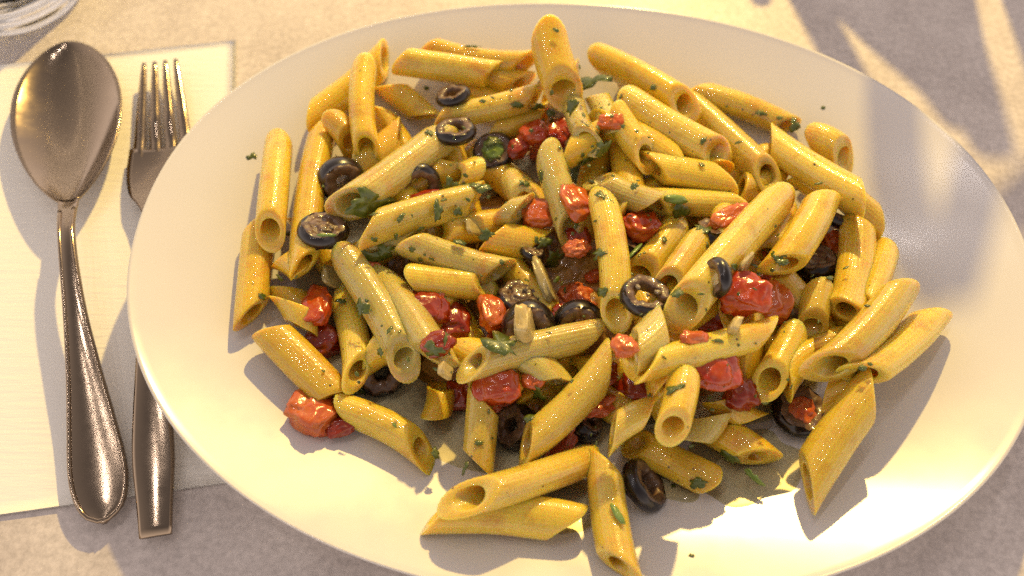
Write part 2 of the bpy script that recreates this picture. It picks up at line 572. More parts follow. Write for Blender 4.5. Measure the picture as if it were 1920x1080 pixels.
# ------------------------------------------------------------------ layout tables (millimetres)
# penne: end a (mm), end b (mm), radius, roll, cut angle, label
PENNE = [
    (80.2, 0.6, 11.7, 81.2, -41.1, 13.6, 5.2, 260, 45, 'penne buried at the bottom of the pile, mostly covered by others'),
    (83.1, 30.7, 13.1, 74.0, -19.7, 22.5, 5.2, 25, 45, 'penne buried at the bottom of the pile, mostly covered by others'),
    (24.4, -18.6, 11.7, 4.0, -52.5, 12.8, 5.2, 289, 45, 'penne buried at the bottom of the pile, mostly covered by others'),
    (-5.9, 9.6, 11.7, 17.1, -27.6, 18.3, 5.2, 327, 45, 'penne buried at the bottom of the pile, mostly covered by others'),
    (50.1, -29.1, 11.7, 13.2, -40.8, 19.4, 5.2, 8, 45, 'penne buried at the bottom of the pile, mostly covered by others'),
    (-59.6, 48.6, 18.3, -27.9, 20.4, 11.7, 5.2, 197, 45, 'penne buried at the bottom of the pile, mostly covered by others'),
    (50.1, 37.6, 11.7, 43.7, -9.0, 11.7, 5.2, 270, 45, 'penne buried at the bottom of the pile, mostly covered by others'),
    (-22.7, 51.9, 13.8, 10.6, 23.2, 11.7, 5.2, 176, 45, 'penne buried at the bottom of the pile, mostly covered by others'),
    (-24.8, -6.0, 11.7, -8.4, -43.6, 12.1, 5.2, 301, 45, 'penne buried at the bottom of the pile, mostly covered by others'),
    (33.6, 59.0, 14.0, 22.5, 12.0, 11.7, 5.2, 99, 45, 'penne buried at the bottom of the pile, mostly covered by others'),
    (-14.7, 8.2, 17.7, -30.6, -30.8, 21.3, 5.2, 133, 45, 'penne buried at the bottom of the pile, mostly covered by others'),
    (-50.2, 10.6, 12.8, -36.8, -30.8, 12.7, 5.2, 326, 45, 'penne buried at the bottom of the pile, mostly covered by others'),
    (42.2, -25.4, 22.8, 49.4, -58.8, 14.0, 5.2, 153, 45, 'penne buried at the bottom of the pile, mostly covered by others'),
    (-23.6, 51.7, 21.4, -12.2, 11.2, 11.7, 5.2, 0, 45, 'penne buried at the bottom of the pile, mostly covered by others'),
    (74.0, -10.5, 26.9, 69.5, -44.9, 15.7, 5.2, 250, 45, 'penne buried at the bottom of the pile, mostly covered by others'),
    (63.1, 9.0, 27.9, 104.6, 9.6, 14.8, 5.2, 111, 45, 'penne buried at the bottom of the pile, mostly covered by others'),
    (8.5, 19.3, 13.0, -29.5, 6.2, 25.7, 5.2, 340, 45, 'penne buried at the bottom of the pile, mostly covered by others'),
    (74.9, 46.0, 14.3, 35.6, 16.5, 23.1, 5.2, 47, 45, 'penne buried at the bottom of the pile, mostly covered by others'),
    (14.0, -23.7, 24.4, -10.6, -48.1, 15.8, 5.2, 174, 45, 'penne buried at the bottom of the pile, mostly covered by others'),
    (40.1, -8.3, 19.0, 53.7, -47.0, 30.2, 5.2, 108, 45, 'penne buried at the bottom of the pile, mostly covered by others'),
    (40.5, -16.9, 29.4, 43.4, -53.8, 28.5, 5.2, 278, 45, 'penne buried at the bottom of the pile, mostly covered by others'),
    (38.7, 67.0, 16.3, 38.6, 8.8, 28.8, 5.2, 280, 45, 'penne buried at the bottom of the pile, mostly covered by others'),
    (92.0, 45.4, 16.7, 57.0, 19.8, 11.7, 5.2, 338, 45, 'penne buried at the bottom of the pile, mostly covered by others'),
    (77.0, -2.9, 26.3, 100.1, -28.8, 14.9, 5.2, 171, 45, 'penne buried at the bottom of the pile, mostly covered by others'),
    (24.0, 50.7, 28.1, 58.3, 29.5, 27.1, 5.2, 237, 45, 'penne buried at the bottom of the pile, mostly covered by others'),
    (75.0, -9.9, 29.4, 42.6, -33.4, 32.3, 5.2, 153, 45, 'penne buried at the bottom of the pile, mostly covered by others'),
    (-17.8, 35.9, 24.5, -51.2, 16.2, 16.0, 5.2, 273, 45, 'penne buried at the bottom of the pile, mostly covered by others'),
    (68.0, 11.2, 30.2, 65.4, -33.0, 36.6, 5.2, 19, 45, 'penne buried at the bottom of the pile, mostly covered by others'),
    (-22.7, 22.8, 16.1, -53.6, -3.9, 21.6, 5.2, 339, 45, 'penne buried at the bottom of the pile, mostly covered by others'),
    (53.2, -8.4, 29.8, 32.1, -47.1, 40.2, 5.2, 47, 45, 'penne buried at the bottom of the pile, mostly covered by others'),
    (-49.9, 65.1, 20.5, -32.0, 38.0, 12.6, 5.2, 90, 45, 'penne buried at the bottom of the pile, mostly covered by others'),
    (-57.6, 30.3, 23.5, -35.3, 50.8, 23.3, 5.2, 90, 45, 'penne buried at the bottom of the pile, mostly covered by others'),
    (41.1, 79.7, 21.0, 56.0, 59.6, 15.4, 5.2, 90, 45, 'penne buried at the bottom of the pile, mostly covered by others'),
    (50.5, 46.7, 19.6, 71.1, 28.2, 26.4, 5.2, 90, 45, 'penne buried at the bottom of the pile, mostly covered by others'),
    (72.7, 23.2, 24.3, 98.3, 35.6, 16.1, 5.2, 90, 45, 'penne buried at the bottom of the pile, mostly covered by others'),
    (96.0, 33.1, 22.6, 111.8, 19.6, 17.0, 5.2, 90, 45, 'penne buried at the bottom of the pile, mostly covered by others'),
    (111.0, 3.5, 15.9, 111.4, -27.9, 17.1, 5.2, 90, 45, 'penne buried at the bottom of the pile, mostly covered by others'),
    (86.2, -35.6, 13.9, 104.2, -30.3, 22.3, 5.2, 90, 45, 'penne buried at the bottom of the pile, mostly covered by others'),
    (58.5, -45.9, 22.2, 74.9, -55.0, 15.2, 5.2, 90, 45, 'penne buried at the bottom of the pile, mostly covered by others'),
    (7.8, 68.7, 16.3, 27.5, 80.2, 20.6, 5.2, 90, 45, 'penne buried at the bottom of the pile, mostly covered by others'),
    (-19.5, 75.6, 20.0, 3.9, 64.6, 15.2, 5.2, 90, 45, 'penne buried at the bottom of the pile, mostly covered by others'),
    (-72.1, 19.4, 17.2, -55.8, -7.2, 13.6, 5.2, 90, 45, 'penne buried at the bottom of the pile, mostly covered by others'),
    (-75.9, -5.5, 17.7, -59.7, -17.5, 14.7, 5.2, 90, 45, 'penne buried at the bottom of the pile, mostly covered by others'),
    (-45.8, -35.6, 18.1, -27.3, -31.6, 25.3, 5.2, 90, 45, 'penne buried at the bottom of the pile, mostly covered by others'),
    (21.5, -40.3, 12.5, 39.8, -55.0, 15.3, 5.2, 90, 45, 'penne buried at the bottom of the pile, mostly covered by others'),
    (-11.8, 79.8, 21.0, 7.8, 74.6, 18.3, 5.2, 90, 45, 'penne buried at the bottom of the pile, mostly covered by others'),
    (79.0, -26.2, 21.1, 86.4, -43.4, 20.2, 5.2, 90, 45, 'penne buried at the bottom of the pile, mostly covered by others'),
    (47.1, 63.3, 25.5, 62.6, 49.4, 16.1, 5.2, 90, 45, 'penne buried at the bottom of the pile, mostly covered by others'),
    (-19.9, -28.3, 17.9, 0.0, -42.4, 26.3, 5.2, 90, 45, 'penne buried at the bottom of the pile, mostly covered by others'),
    (102.1, -13.4, 17.9, 107.2, -36.5, 28.3, 5.2, 90, 45, 'penne buried at the bottom of the pile, mostly covered by others'),
    (-42.6, 28.1, 26.6, -27.8, 10.8, 24.2, 5.2, 90, 45, 'penne buried at the bottom of the pile, mostly covered by others'),
    (14.4, 35.2, 25.8, 34.3, 45.2, 30.3, 5.2, 90, 45, 'penne buried at the bottom of the pile, mostly covered by others'),
    (-84.0, 17.8, 20.3, -81.2, -25.9, 20.6, 5.2, -98, 45, 'outermost yellow penne of the pile, side facing the fork, green fleck near its cut tip'),
    (-42.4, 85.3, 26.7, -74.4, 52.5, 22.6, 5.2, 100, 50, 'golden penne on the plate, corner of the pile towards the glass tumbler'),
    (-33.2, 87.2, 25.5, 9.7, 79.2, 24.9, 4.5, 90, 45, 'outermost far-edge yellow penne resting against the plate'),
    (29.8, 84.3, 23.1, 63.0, 52.1, 30.3, 5.5, 20, 45, 'golden penne resting at far plate edge with a dark fleck'),
    (63.2, 71.6, 19.3, 100.8, 52.1, 19.6, 4.6, 90, 45, 'penne dotted with parsley at its far edge beside bare plate'),
    (102.2, 49.9, 20.1, 117.0, 34.7, 20.5, 5.4, 0, 45, 'penne end peeking out behind the long glossy edge penne'),
    (103.3, 27.2, 27.8, 123.8, 11.9, 19.1, 4.8, -90, 45, 'yellow penne tip sticking out below an olive ring at the pile edge'),
    (123.8, 6.1, 18.4, 105.2, -26.0, 28.4, 4.4, 90, 45, 'narrow penne showing behind the stout square-cut penne'),
    (92.8, -35.1, 27.1, 77.8, -48.4, 26.6, 4.9, 90, 45, 'oil-soaked penne hidden beneath the round-opening tube'),
    (107.1, -41.4, 27.9, 90.3, -47.8, 18.4, 4.7, 90, 45, 'oily brownish penne beneath the long glistening penne'),
    (106.8, -45.4, 31.6, 78.4, -79.9, 23.9, 5.9, 90, 48, 'detached ridged penne on bare plate next to tomato-filled olive ring'),
    (32.8, -57.5, 12.8, 59.6, -73.8, 18.3, 4.6, 180, 45, 'amber penne lying flat in the oil with dark leaf near tip'),
    (58.5, -54.5, 13.7, 75.1, -69.1, 19.0, 5.3, 90, 45, 'amber oil-coated penne end on the plate with dark green leaf'),
    (20.5, -86.2, 22.6, -24.8, -82.9, 24.6, 5.2, 60, 45, 'bright yellow penne flat on plate under the crossing open penne'),
    (-8.2, -46.3, 24.2, -10.3, -71.2, 18.1, 4.9, 90, 40, 'yellow penne with dark fleck lying below the red tomato cube'),
    (-23.0, -36.3, 11.4, -24.8, -55.1, 14.5, 4.5, 180, 45, 'small brownish penne in shade over a white gap of plate'),
    (-72.0, -13.1, 22.8, -65.2, -28.6, 16.6, 4.9, 90, 45, 'cone-like yellow penne end between edge penne and red tomato'),
    (-78.6, 1.1, 20.8, -64.1, -10.8, 25.7, 4.4, 180, 45, 'oily penne scrap low down beside the long golden penne'),
    (7.9, 16.2, 22.2, -0.9, 32.7, 18.5, 4.8, 180, 45, 'pale greyish penne stub near the olive with green filling'),
    (-7.0, 16.3, 23.6, 7.9, 17.3, 25.2, 4.4, 90, 45, 'dull penne in the shade under muted tomato flesh'),
    (0.0, -36.0, 27.3, 15.7, -48.0, 23.3, 4.7, 90, 45, 'pale penne in the gap beside a parsley sprig and tomato cube'),
    (-65.7, 56.0, 21.3, -63.7, -11.9, 29.4, 5.2, -98, 45, 'long golden penne beside two dark olives at the pile edge facing the spoon'),
    (-47.7, 73.7, 22.9, -27.5, 57.9, 15.4, 5.1, 115, 45, 'short yellow penne end tucked between olive ring and propped glinting penne'),
    (-53.3, -49.8, 18.4, -22.0, -66.5, 17.7, 4.9, -30, 50, 'shiny penne with dark hollow end and curled herb thread'),
    (-64.0, 52.2, 27.9, -53.4, 39.2, 22.9, 4.7, 0, 45, 'short golden penne leaning behind the dark tall olive'),
    (-27.3, 3.4, 25.6, -52.2, -0.4, 26.0, 4.4, 90, 45, 'dull brown penne half hidden under the pointed shiny penne'),
    (-80.6, 47.0, 22.8, -76.2, -0.3, 29.9, 4.9, 0, 45, 'yellow penne lying over its neighbour at the pile edge facing the spoon'),
    (-51.3, 72.9, 33.1, -47.4, 32.4, 28.8, 4.5, 0, 45, 'upright-lying penne with glinting ridge propped across the golden corner penne'),
    (-42.4, 74.8, 31.3, -2.7, 73.7, 24.3, 4.5, 90, 40, 'smooth yellow penne lying along the far edge above an olive ring'),
    (-10.4, 53.0, 18.2, 16.3, 61.6, 19.5, 4.5, 90, 45, 'yellow penne half buried behind the two red tomato dice'),
    (21.0, 64.0, 28.0, 27.1, 33.5, 34.0, 4.4, 40, 45, 'pale penne with open end right beside the two red tomato dice'),
    (29.0, 68.3, 23.9, 36.1, 39.4, 30.6, 4.4, 180, 45, 'greenish yellow penne fragment behind a small orange tomato piece'),
    (37.5, 59.5, 29.9, 72.5, 32.2, 29.9, 5.4, 20, 40, 'long yellow penne with rounded open end next to wide open tube'),
    (86.6, 50.2, 21.1, 114.9, 10.7, 35.2, 5.4, -90, 45, 'long glossy penne at the pile edge beside the diamond shadow'),
    (40.4, 15.4, 30.3, 78.9, 17.5, 25.0, 4.7, -85, 45, 'yellow penne carrying a green stem piece and a parsley leaf'),
    (0.9, -6.0, 20.4, -35.8, 2.2, 29.8, 5.1, 105, 45, 'pale greyish penne with tapered tip in the shaded middle'),
    (-45.9, -1.3, 19.0, -19.2, -44.2, 31.8, 5.2, 90, 50, 'pale yellow penne lying parallel beside tube with dark leaf fleck'),
    (-11.2, 6.3, 24.8, 13.9, 8.0, 14.5, 5.4, 90, 45, 'broad yellow penne end beside a small brown cut olive piece'),
    (96.0, -12.0, 26.0, 90.5, -31.7, 24.7, 4.6, 0, 45, 'short penne with upright oval opening below an olive slice'),
    (132.4, -19.0, 22.2, 95.7, -48.2, 34.5, 5.3, -90, 45, 'pepper-flecked penne lowest along the edge, its pointed tip over bare plate'),
    (23.4, -64.7, 15.9, -18.4, -83.3, 36.2, 5.2, 15, 52, 'yellow penne with oval open end resting across another penne'),
    (26.5, -63.5, 20.2, 28.6, -101.9, 30.2, 5.1, 90, 45, 'straight penne with thin chive shred at the near plate rim'),
    (-75.9, -25.2, 22.1, -51.0, -49.0, 18.5, 5.4, 90, 25, 'blunt glossy penne with brown specks beside large tomato piece'),
    (-57.2, -8.1, 13.3, -45.5, -46.2, 26.4, 4.7, -60, 48, 'penne with side-facing opening next to bright red tomato skin'),
    (44.9, -29.3, 39.3, 29.6, -46.4, 44.5, 5.3, 100, 45, 'dim penne under the notched olive ring, orange crumb beside it'),
    (-9.9, 33.4, 23.8, -23.9, 25.1, 26.3, 4.7, 0, 45, 'bright yellow penne stub between olives and parsley'),
    (12.0, 81.9, 42.0, 20.2, 51.6, 33.7, 6.1, 0, 50, 'stubby brownish penne poking out from the far edge of the pile'),
    (63.9, 67.0, 18.3, 87.6, 22.7, 28.1, 5.2, -5, 48, 'glossy slanting penne with an oval open end, in a row of parallel penne'),
    (41.4, 29.7, 30.3, 74.8, 24.9, 27.5, 4.7, -90, 45, 'plain yellow penne lying crosswise under the wide open tube'),
    (-34.4, -11.0, 27.7, -2.6, -9.5, 18.6, 4.4, 0, 50, 'yellow penne with slim oval opening pointing at an olive ring'),
    (58.7, -0.7, 33.1, 42.5, -25.4, 39.6, 4.8, 0, 45, 'penne half covered by the long topmost penne'),
    (85.9, -28.0, 25.8, 71.0, -49.8, 30.3, 5.0, 10, 45, 'penne with round dark opening beside the bright red tomato lump'),
    (60.9, -50.5, 24.8, 47.6, -62.0, 17.4, 4.4, -90, 45, 'pale squashed penne under the stubby round-mouthed tube'),
    (20.9, 5.4, 21.3, 11.1, 39.3, 29.2, 5.2, 200, 45, 'pale matte penne slanting between tomato dice, dark gap at its end'),
    (-28.1, 52.6, 26.4, 12.7, 63.4, 27.6, 4.4, 90, 45, 'bright yellow penne lying over a half hidden olive ring'),
    (34.3, 50.9, 33.1, 46.6, 27.6, 33.2, 4.7, -20, 45, 'short penne whose wide round opening faces out of the pile'),
    (47.9, 11.2, 34.5, 23.9, 28.7, 28.1, 4.8, 10, 50, 'pale penne with a broad scooped open end beside parsley leaves'),
    (-21.5, 47.2, 25.8, -54.9, 6.9, 35.6, 5.9, -60, 45, 'thick pale penne with the biggest parsley leaf on its end'),
    (-54.3, -1.5, 28.0, -29.2, -44.1, 28.2, 5.1, 0, 48, 'pale penne with oval open end and one dark leaf fleck on its side'),
    (54.4, 12.1, 22.1, 36.1, -14.1, 28.2, 5.4, 0, 45, 'broad smooth penne lying behind a notched olive ring'),
    (88.4, 15.7, 27.6, 76.1, -9.4, 31.6, 4.8, 0, 45, 'penne squeezed between two fat glossy topmost penne'),
    (114.2, 13.2, 21.0, 99.8, -24.6, 30.0, 5.2, 90, 18, 'stout square-cut penne with bright glints beside an olive slice'),
    (119.3, -14.6, 31.5, 84.9, -48.1, 35.5, 5.6, -60, 52, 'long glistening penne with gaping lower end at the pile edge'),
    (43.3, -54.3, 29.2, 25.0, -64.3, 25.8, 4.4, 70, 45, 'curved short penne with pointed lip above an olive slice'),
    (27.5, -28.7, 24.7, -15.9, -44.5, 35.3, 4.9, 30, 50, 'dull shaded penne with frilly open end under the cream chunk'),
    (-6.7, 21.7, 24.7, -49.2, -0.8, 35.8, 5.0, 90, 50, 'pointed shiny penne sprinkled with parsley crumbs'),
    (77.8, -32.6, 35.7, 32.0, -49.4, 46.2, 4.4, 70, 50, 'shiny grooved penne with orange tomato shred lying on it'),
    (31.5, -35.9, 29.0, -1.1, -66.7, 22.6, 5.3, 60, 50, 'big bright yellow penne with narrow slit opening by tomato pulp'),
    (47.3, -48.9, 42.0, 40.8, -68.7, 46.0, 4.6, 0, 38, 'short stubby tube with round mouth and parsley shred on top'),
    (28.3, 17.5, 32.1, 30.6, -31.1, 32.3, 4.6, 25, 50, 'ridged penne lying on top of the middle with its lower end open'),
    (86.6, 16.2, 33.0, 45.0, -34.9, 45.7, 5.7, -15, 50, 'long topmost penne with open end beside big tomato chunks'),
    (99.9, 17.0, 32.8, 78.5, -15.0, 35.1, 5.8, -90, 40, 'fat glossy penne on top with green parsley smudge'),
]
OLIVES = [   # centre (mm), lean azimuth, lean, style, radius, label
    (-40.8, -36.0, 12.8, 290, 35, 'tall', 8.3, 'black olive in the gap under the tube with oval opening'),
    (87.0, -50.1, 14.6, 40, 10, 'tomato', 9.0, 'olive ring stuffed with red tomato pulp on bare plate'),
    (37.9, -73.0, 16.3, 20, 50, 'ring', 8.5, 'olive slice leaning beside the straight near-rim penne'),
    (1.3, -53.9, 11.9, 200, 30, 'tall', 7.3, 'dark olive deep below big bright yellow penne'),
    (20.6, -23.6, 21.6, 270, 40, 'tall', 7.8, 'black olive buried under orange tomato pulp'),
    (-30.9, 24.2, 26.6, 290, 60, 'ring', 7.8, 'olive slice on its side with only its dark skin showing'),
    (109.4, 18.4, 19.8, 30, 15, 'ring', 7.2, 'dark olive ring behind the fat glossy topmost penne'),
    (39.1, 1.3, 23.2, 60, 30, 'tall', 6.8, 'black olive in the hollow beneath bright orange tomato cube'),
    (22.3, -53.8, 11.5, 40, 40, 'tall', 5.4, 'dark olive scrap among the tomato pulp shreds'),
    (-20.4, 59.7, 29.7, 120, 25, 'ring', 6.3, 'olive ring half covered by a bright yellow penne'),
    (85.2, -17.8, 24.0, 20, 35, 'ring', 7.8, 'olive slice half hidden by the big tomato chunk'),
    (99.1, 0.2, 17.4, 110, 25, 'flesh', 7.8, 'olive slice with glittering flesh beside stout square-cut penne'),
    (62.2, 0.7, 33.0, 80, 30, 'tall', 6.1, 'small shiny black olive under a dark parsley leaf'),
    (-57.0, 27.7, 25.5, 300, 55, 'tall', 8.1, 'tall dark olive half standing on its edge by golden penne'),
    (-59.4, 3.8, 31.4, 60, 22, 'flesh', 8.1, 'black olive slice with pale flesh and a green sliver'),
    (4.9, -26.9, 25.8, 270, 40, 'tall', 8.5, 'dark olive underneath the cream coloured vegetable chunk'),
    (6.6, 2.2, 20.6, 60, 30, 'flesh', 4.4, 'small brown cut olive piece on the broad yellow penne'),
    (-19.2, 43.1, 31.0, 100, 20, 'ring', 7.3, 'black olive ring touching the end of the thick pale penne'),
    (-6.6, 44.9, 17.5, 250, 15, 'herb', 7.8, 'black olive ring with green herb filling beside dark red tomato'),
    (2.5, -13.7, 19.6, 80, 18, 'flesh', 7.6, 'olive ring speckled with pale crumbs touching orange tomato piece'),
    (38.8, -24.4, 40.3, 70, 12, 'notch', 7.8, 'notched black olive ring lying on broad smooth penne'),
    (58.0, -22.4, 48.5, 190, 75, 'ring', 6.1, 'thin olive sliver standing on edge against big tomato chunk'),
]
TOMATOES = [   # centre (mm), width, depth, turn, look, label
    (27.3, -39.3, 20.0, 5.7, 5.6, 154, 'r', 'small tomato scrap lodged deep in the gaps between penne'),
    (-6.1, 4.3, 14.9, 5.7, 4.2, 145, 'r', 'small tomato scrap lodged deep in the gaps between penne'),
    (80.8, -10.6, 25.1, 8.6, 7.1, 138, 'r', 'small tomato scrap lodged deep in the gaps between penne'),
    (-17.1, -0.4, 22.8, 8.2, 5.6, 34, 'r', 'small tomato scrap lodged deep in the gaps between penne'),
    (21.5, 9.6, 16.7, 8.5, 9.2, 108, 'r', 'small tomato scrap lodged deep in the gaps between penne'),
    (8.1, -29.0, 24.9, 7.2, 4.6, 161, 'r', 'small tomato scrap lodged deep in the gaps between penne'),
    (-50.4, -56.0, 18.1, 8.9, 5.4, 20, 'd', 'flat tomato skin lying on plate under shiny hollow-end penne'),
    (-58.9, -52.1, 18.8, 14.9, 13.1, -30, 'o', 'large tomato piece lying on bare plate below blunt glossy penne'),
    (-16.2, -43.0, 11.2, 8.2, 9.3, 0, 'd', 'dark red tomato sunk in the gap over small brownish penne'),
    (63.9, -20.9, 36.6, 7.2, 7.9, 49, 'o', 'small tomato scrap lodged deep in the gaps between penne'),
    (27.6, -0.8, 10.5, 7.1, 4.5, 26, 'o', 'small tomato scrap lodged deep in the gaps between penne'),
    (61.4, 31.7, 10.5, 9.6, 5.9, 48, 'o', 'small tomato scrap lodged deep in the gaps between penne'),
    (-5.1, -23.4, 10.5, 6.2, 6.6, 149, 'o', 'small tomato scrap lodged deep in the gaps between penne'),
    (6.8, -44.1, 26.6, 7.3, 6.7, 26, 'o', 'small tomato scrap lodged deep in the gaps between penne'),
    (-23.2, -14.2, 23.4, 5.6, 5.3, 147, 'o', 'small tomato scrap lodged deep in the gaps between penne'),
    (-44.4, -12.9, 17.0, 7.7, 5.7, 20, 'd', 'dark tomato bit low between two pale parallel penne'),
    (27.2, -40.7, 22.0, 9.0, 7.2, 20, 'd', 'dark tomato bit sunk behind the big bright yellow penne'),
    (-18.8, -20.4, 17.6, 10.9, 14.3, 15, 'd', 'deep red tomato chunk in shadow near orange slice'),
    (108.2, 9.6, 14.3, 9.3, 8.1, 30, 'o', 'orange tomato bit behind the glittering olive slice'),
    (38.3, -42.0, 15.9, 12.8, 10.9, 0, 'd', 'deep dark red tomato behind the stubby round-mouthed tube'),
    (-59.4, -26.6, 14.3, 10.6, 10.6, 30, 'd', 'dark red tomato piece just under the smooth red skin piece'),
    (46.6, -46.1, 29.4, 7.7, 5.4, 79, 'd', 'small tomato scrap lodged deep in the gaps between penne'),
    (64.5, -18.6, 36.2, 7.0, 5.7, 24, 'd', 'small tomato scrap lodged deep in the gaps between penne'),
    (16.0, -22.0, 21.7, 8.6, 5.3, 121, 'd', 'small tomato scrap lodged deep in the gaps between penne'),
    (48.7, -29.2, 33.4, 5.4, 4.5, 49, 'd', 'small tomato scrap lodged deep in the gaps between penne'),
    (86.6, 1.2, 23.7, 7.0, 6.3, 7, 'd', 'small tomato scrap lodged deep in the gaps between penne'),
    (-26.3, -20.3, 24.2, 13.2, 10.2, 0, 'd', 'purplish red tomato chunk under the slim-opening penne'),
    (8.8, 16.0, 21.8, 11.1, 9.9, 0, 'o', 'muted tomato flesh in the shade under pale matte penne'),
    (59.3, -25.9, 29.0, 12.2, 8.0, -20, 'd', 'dark red tomato under the open end of the topmost penne'),
    (-28.2, 18.4, 28.0, 12.1, 4.9, 5, 'd', 'thin dull tomato strip above the pointed shiny penne'),
    (67.0, -48.3, 25.2, 9.8, 9.5, -10, 'd', 'soft dull red tomato lump leaning to the round-opening tube'),
    (-4.3, -47.4, 27.8, 13.0, 10.0, 5, 'r', 'dark-sided red tomato cube above the yellow fleck penne'),
    (-61.1, -18.0, 21.4, 8.7, 14.7, 5, 'r', 'smooth bright red tomato skin piece with a single glint'),
    (9.3, 49.8, 11.0, 6.8, 6.4, 145, 'p', 'small tomato scrap lodged deep in the gaps between penne'),
    (-4.7, -39.0, 27.3, 8.1, 8.8, 43, 'p', 'small tomato scrap lodged deep in the gaps between penne'),
    (58.7, -12.5, 10.5, 7.2, 5.0, 93, 'p', 'small tomato scrap lodged deep in the gaps between penne'),
    (-44.5, -6.9, 24.6, 6.7, 6.2, 107, 'p', 'small tomato scrap lodged deep in the gaps between penne'),
    (80.4, -5.6, 27.3, 7.5, 7.3, 33, 'p', 'small tomato scrap lodged deep in the gaps between penne'),
    (67.3, 5.1, 37.1, 12.6, 6.5, 20, 'o', 'orange tomato flesh beside small shiny black olive'),
    (24.5, -48.8, 17.6, 11.8, 8.6, 10, 'p', 'orange tomato pulp lump between big yellow penne and dark tomato'),
    (-21.4, -37.4, 36.0, 9.4, 7.0, 10, 'd', 'reddish tomato scrap with parsley leaf in shade'),
    (7.4, 48.3, 23.5, 10.8, 9.1, 10, 'r', 'red tomato dice next to the green-filled olive'),
    (-1.6, -46.9, 13.3, 8.0, 6.6, 20, 'p', 'orange tomato pulp crumb stuck to the red cube'),
    (16.4, -55.9, 11.9, 8.4, 17.4, -35, 'p', 'ragged orange tomato pulp strip hanging from big yellow penne'),
    (17.1, 57.9, 12.3, 9.7, 11.9, -20, 'r', 'shiny red tomato dice with one bright glint by open-ended pale penne'),
    (32.7, 43.5, 35.8, 9.7, 5.4, 5, 'o', 'small flat orange tomato piece near greenish penne fragment'),
    (20.7, 16.1, 29.2, 8.8, 12.7, 20, 'o', 'orange tomato wedge near the tip of the topmost ridged penne'),
    (41.0, 8.0, 27.8, 11.6, 10.8, 25, 'r', 'bright orange-red tomato cube with clean cut sides'),
    (-6.3, -20.5, 22.7, 8.1, 12.2, 10, 'o', 'orange-red tomato slice leaning on the crumb-speckled olive ring'),
    (20.8, 1.1, 24.9, 8.3, 5.7, 0, 'p', 'orange tomato crumb under dark parsley in the middle'),
    (20.3, -9.9, 10.5, 11.8, 11.4, 30, 'p', 'wet orange tomato pulp piece beside topmost ridged penne'),
    (79.3, -19.4, 27.5, 10.7, 12.6, 10, 'o', 'tomato chunk wedged between large glossy chunk and olive slice'),
    (30.1, -44.5, 50.2, 6.7, 6.3, 0, 'o', 'small orange tomato crumb on dim penne'),
    (2.2, 43.3, 21.7, 8.3, 6.2, 30, 'd', 'dark red tomato scrap touching the green-filled olive'),
    (57.0, -47.1, 38.5, 13.0, 10.2, 15, 'r', 'bright red tomato lump below shiny grooved penne'),
    (67.4, -24.3, 41.7, 13.7, 11.7, -10, 'r', 'large glossy orange-red tomato chunk in front of long topmost penne'),
    (50.2, -40.1, 46.0, 8.1, 4.2, 5, 'o', 'orange tomato shred lying on shiny grooved penne'),
]
CHUNKS = [
    (-2.8, 15.6, 16.2, 7.8, 5.4, 26, 'onion', 'small translucent onion scrap lodged between the penne'),
    (-3.7, 16.2, 16.3, 8.0, 5.6, 75, 'onion', 'small translucent onion scrap lodged between the penne'),
    (-1.3, -44.0, 25.4, 6.0, 4.2, 82, 'onion', 'small translucent onion scrap lodged between the penne'),
    (75.2, -17.6, 26.9, 6.3, 4.4, 160, 'onion', 'small translucent onion scrap lodged between the penne'),
    (72.5, -21.2, 26.2, 5.7, 4.0, 65, 'onion', 'small translucent onion scrap lodged between the penne'),
    (46.9, 27.9, 23.4, 6.1, 4.3, 92, 'onion', 'small translucent onion scrap lodged between the penne'),
    (71.5, 21.7, 24.6, 5.4, 3.8, 116, 'onion', 'small translucent onion scrap lodged between the penne'),
    (32.6, -3.1, 29.6, 6.3, 4.4, 59, 'onion', 'small translucent onion scrap lodged between the penne'),
    (-12.1, 9.6, 23.9, 8.1, 5.6, 20, 'onion', 'small translucent onion scrap lodged between the penne'),
    (51.4, 19.1, 14.5, 8.2, 5.7, 115, 'onion', 'small translucent onion scrap lodged between the penne'),
    (-57.3, -6.7, 19.9, 9.6, 6.6, 20, 'onion', 'pale onion scrap above the bright red tomato skin'),
    (-19.0, -44.8, 34.1, 6.6, 4.0, 0, 'cream', 'pale vegetable scrap by the frilly open penne'),
    (10.6, -8.9, 19.7, 12.6, 16.0, 30, 'onion', 'translucent pale green onion piece beside crumb-speckled olive ring'),
    (3.9, -30.9, 32.7, 16.8, 9.8, 8, 'cream', 'cream coloured vegetable chunk lying on an olive'),
    (67.8, -15.6, 42.7, 9.7, 6.4, -30, 'onion', 'translucent onion sliver above the large glossy tomato chunk'),
    (62.1, -35.7, 43.3, 8.6, 5.1, -20, 'cream', 'small pale garlic bit below the large tomato chunk'),
]
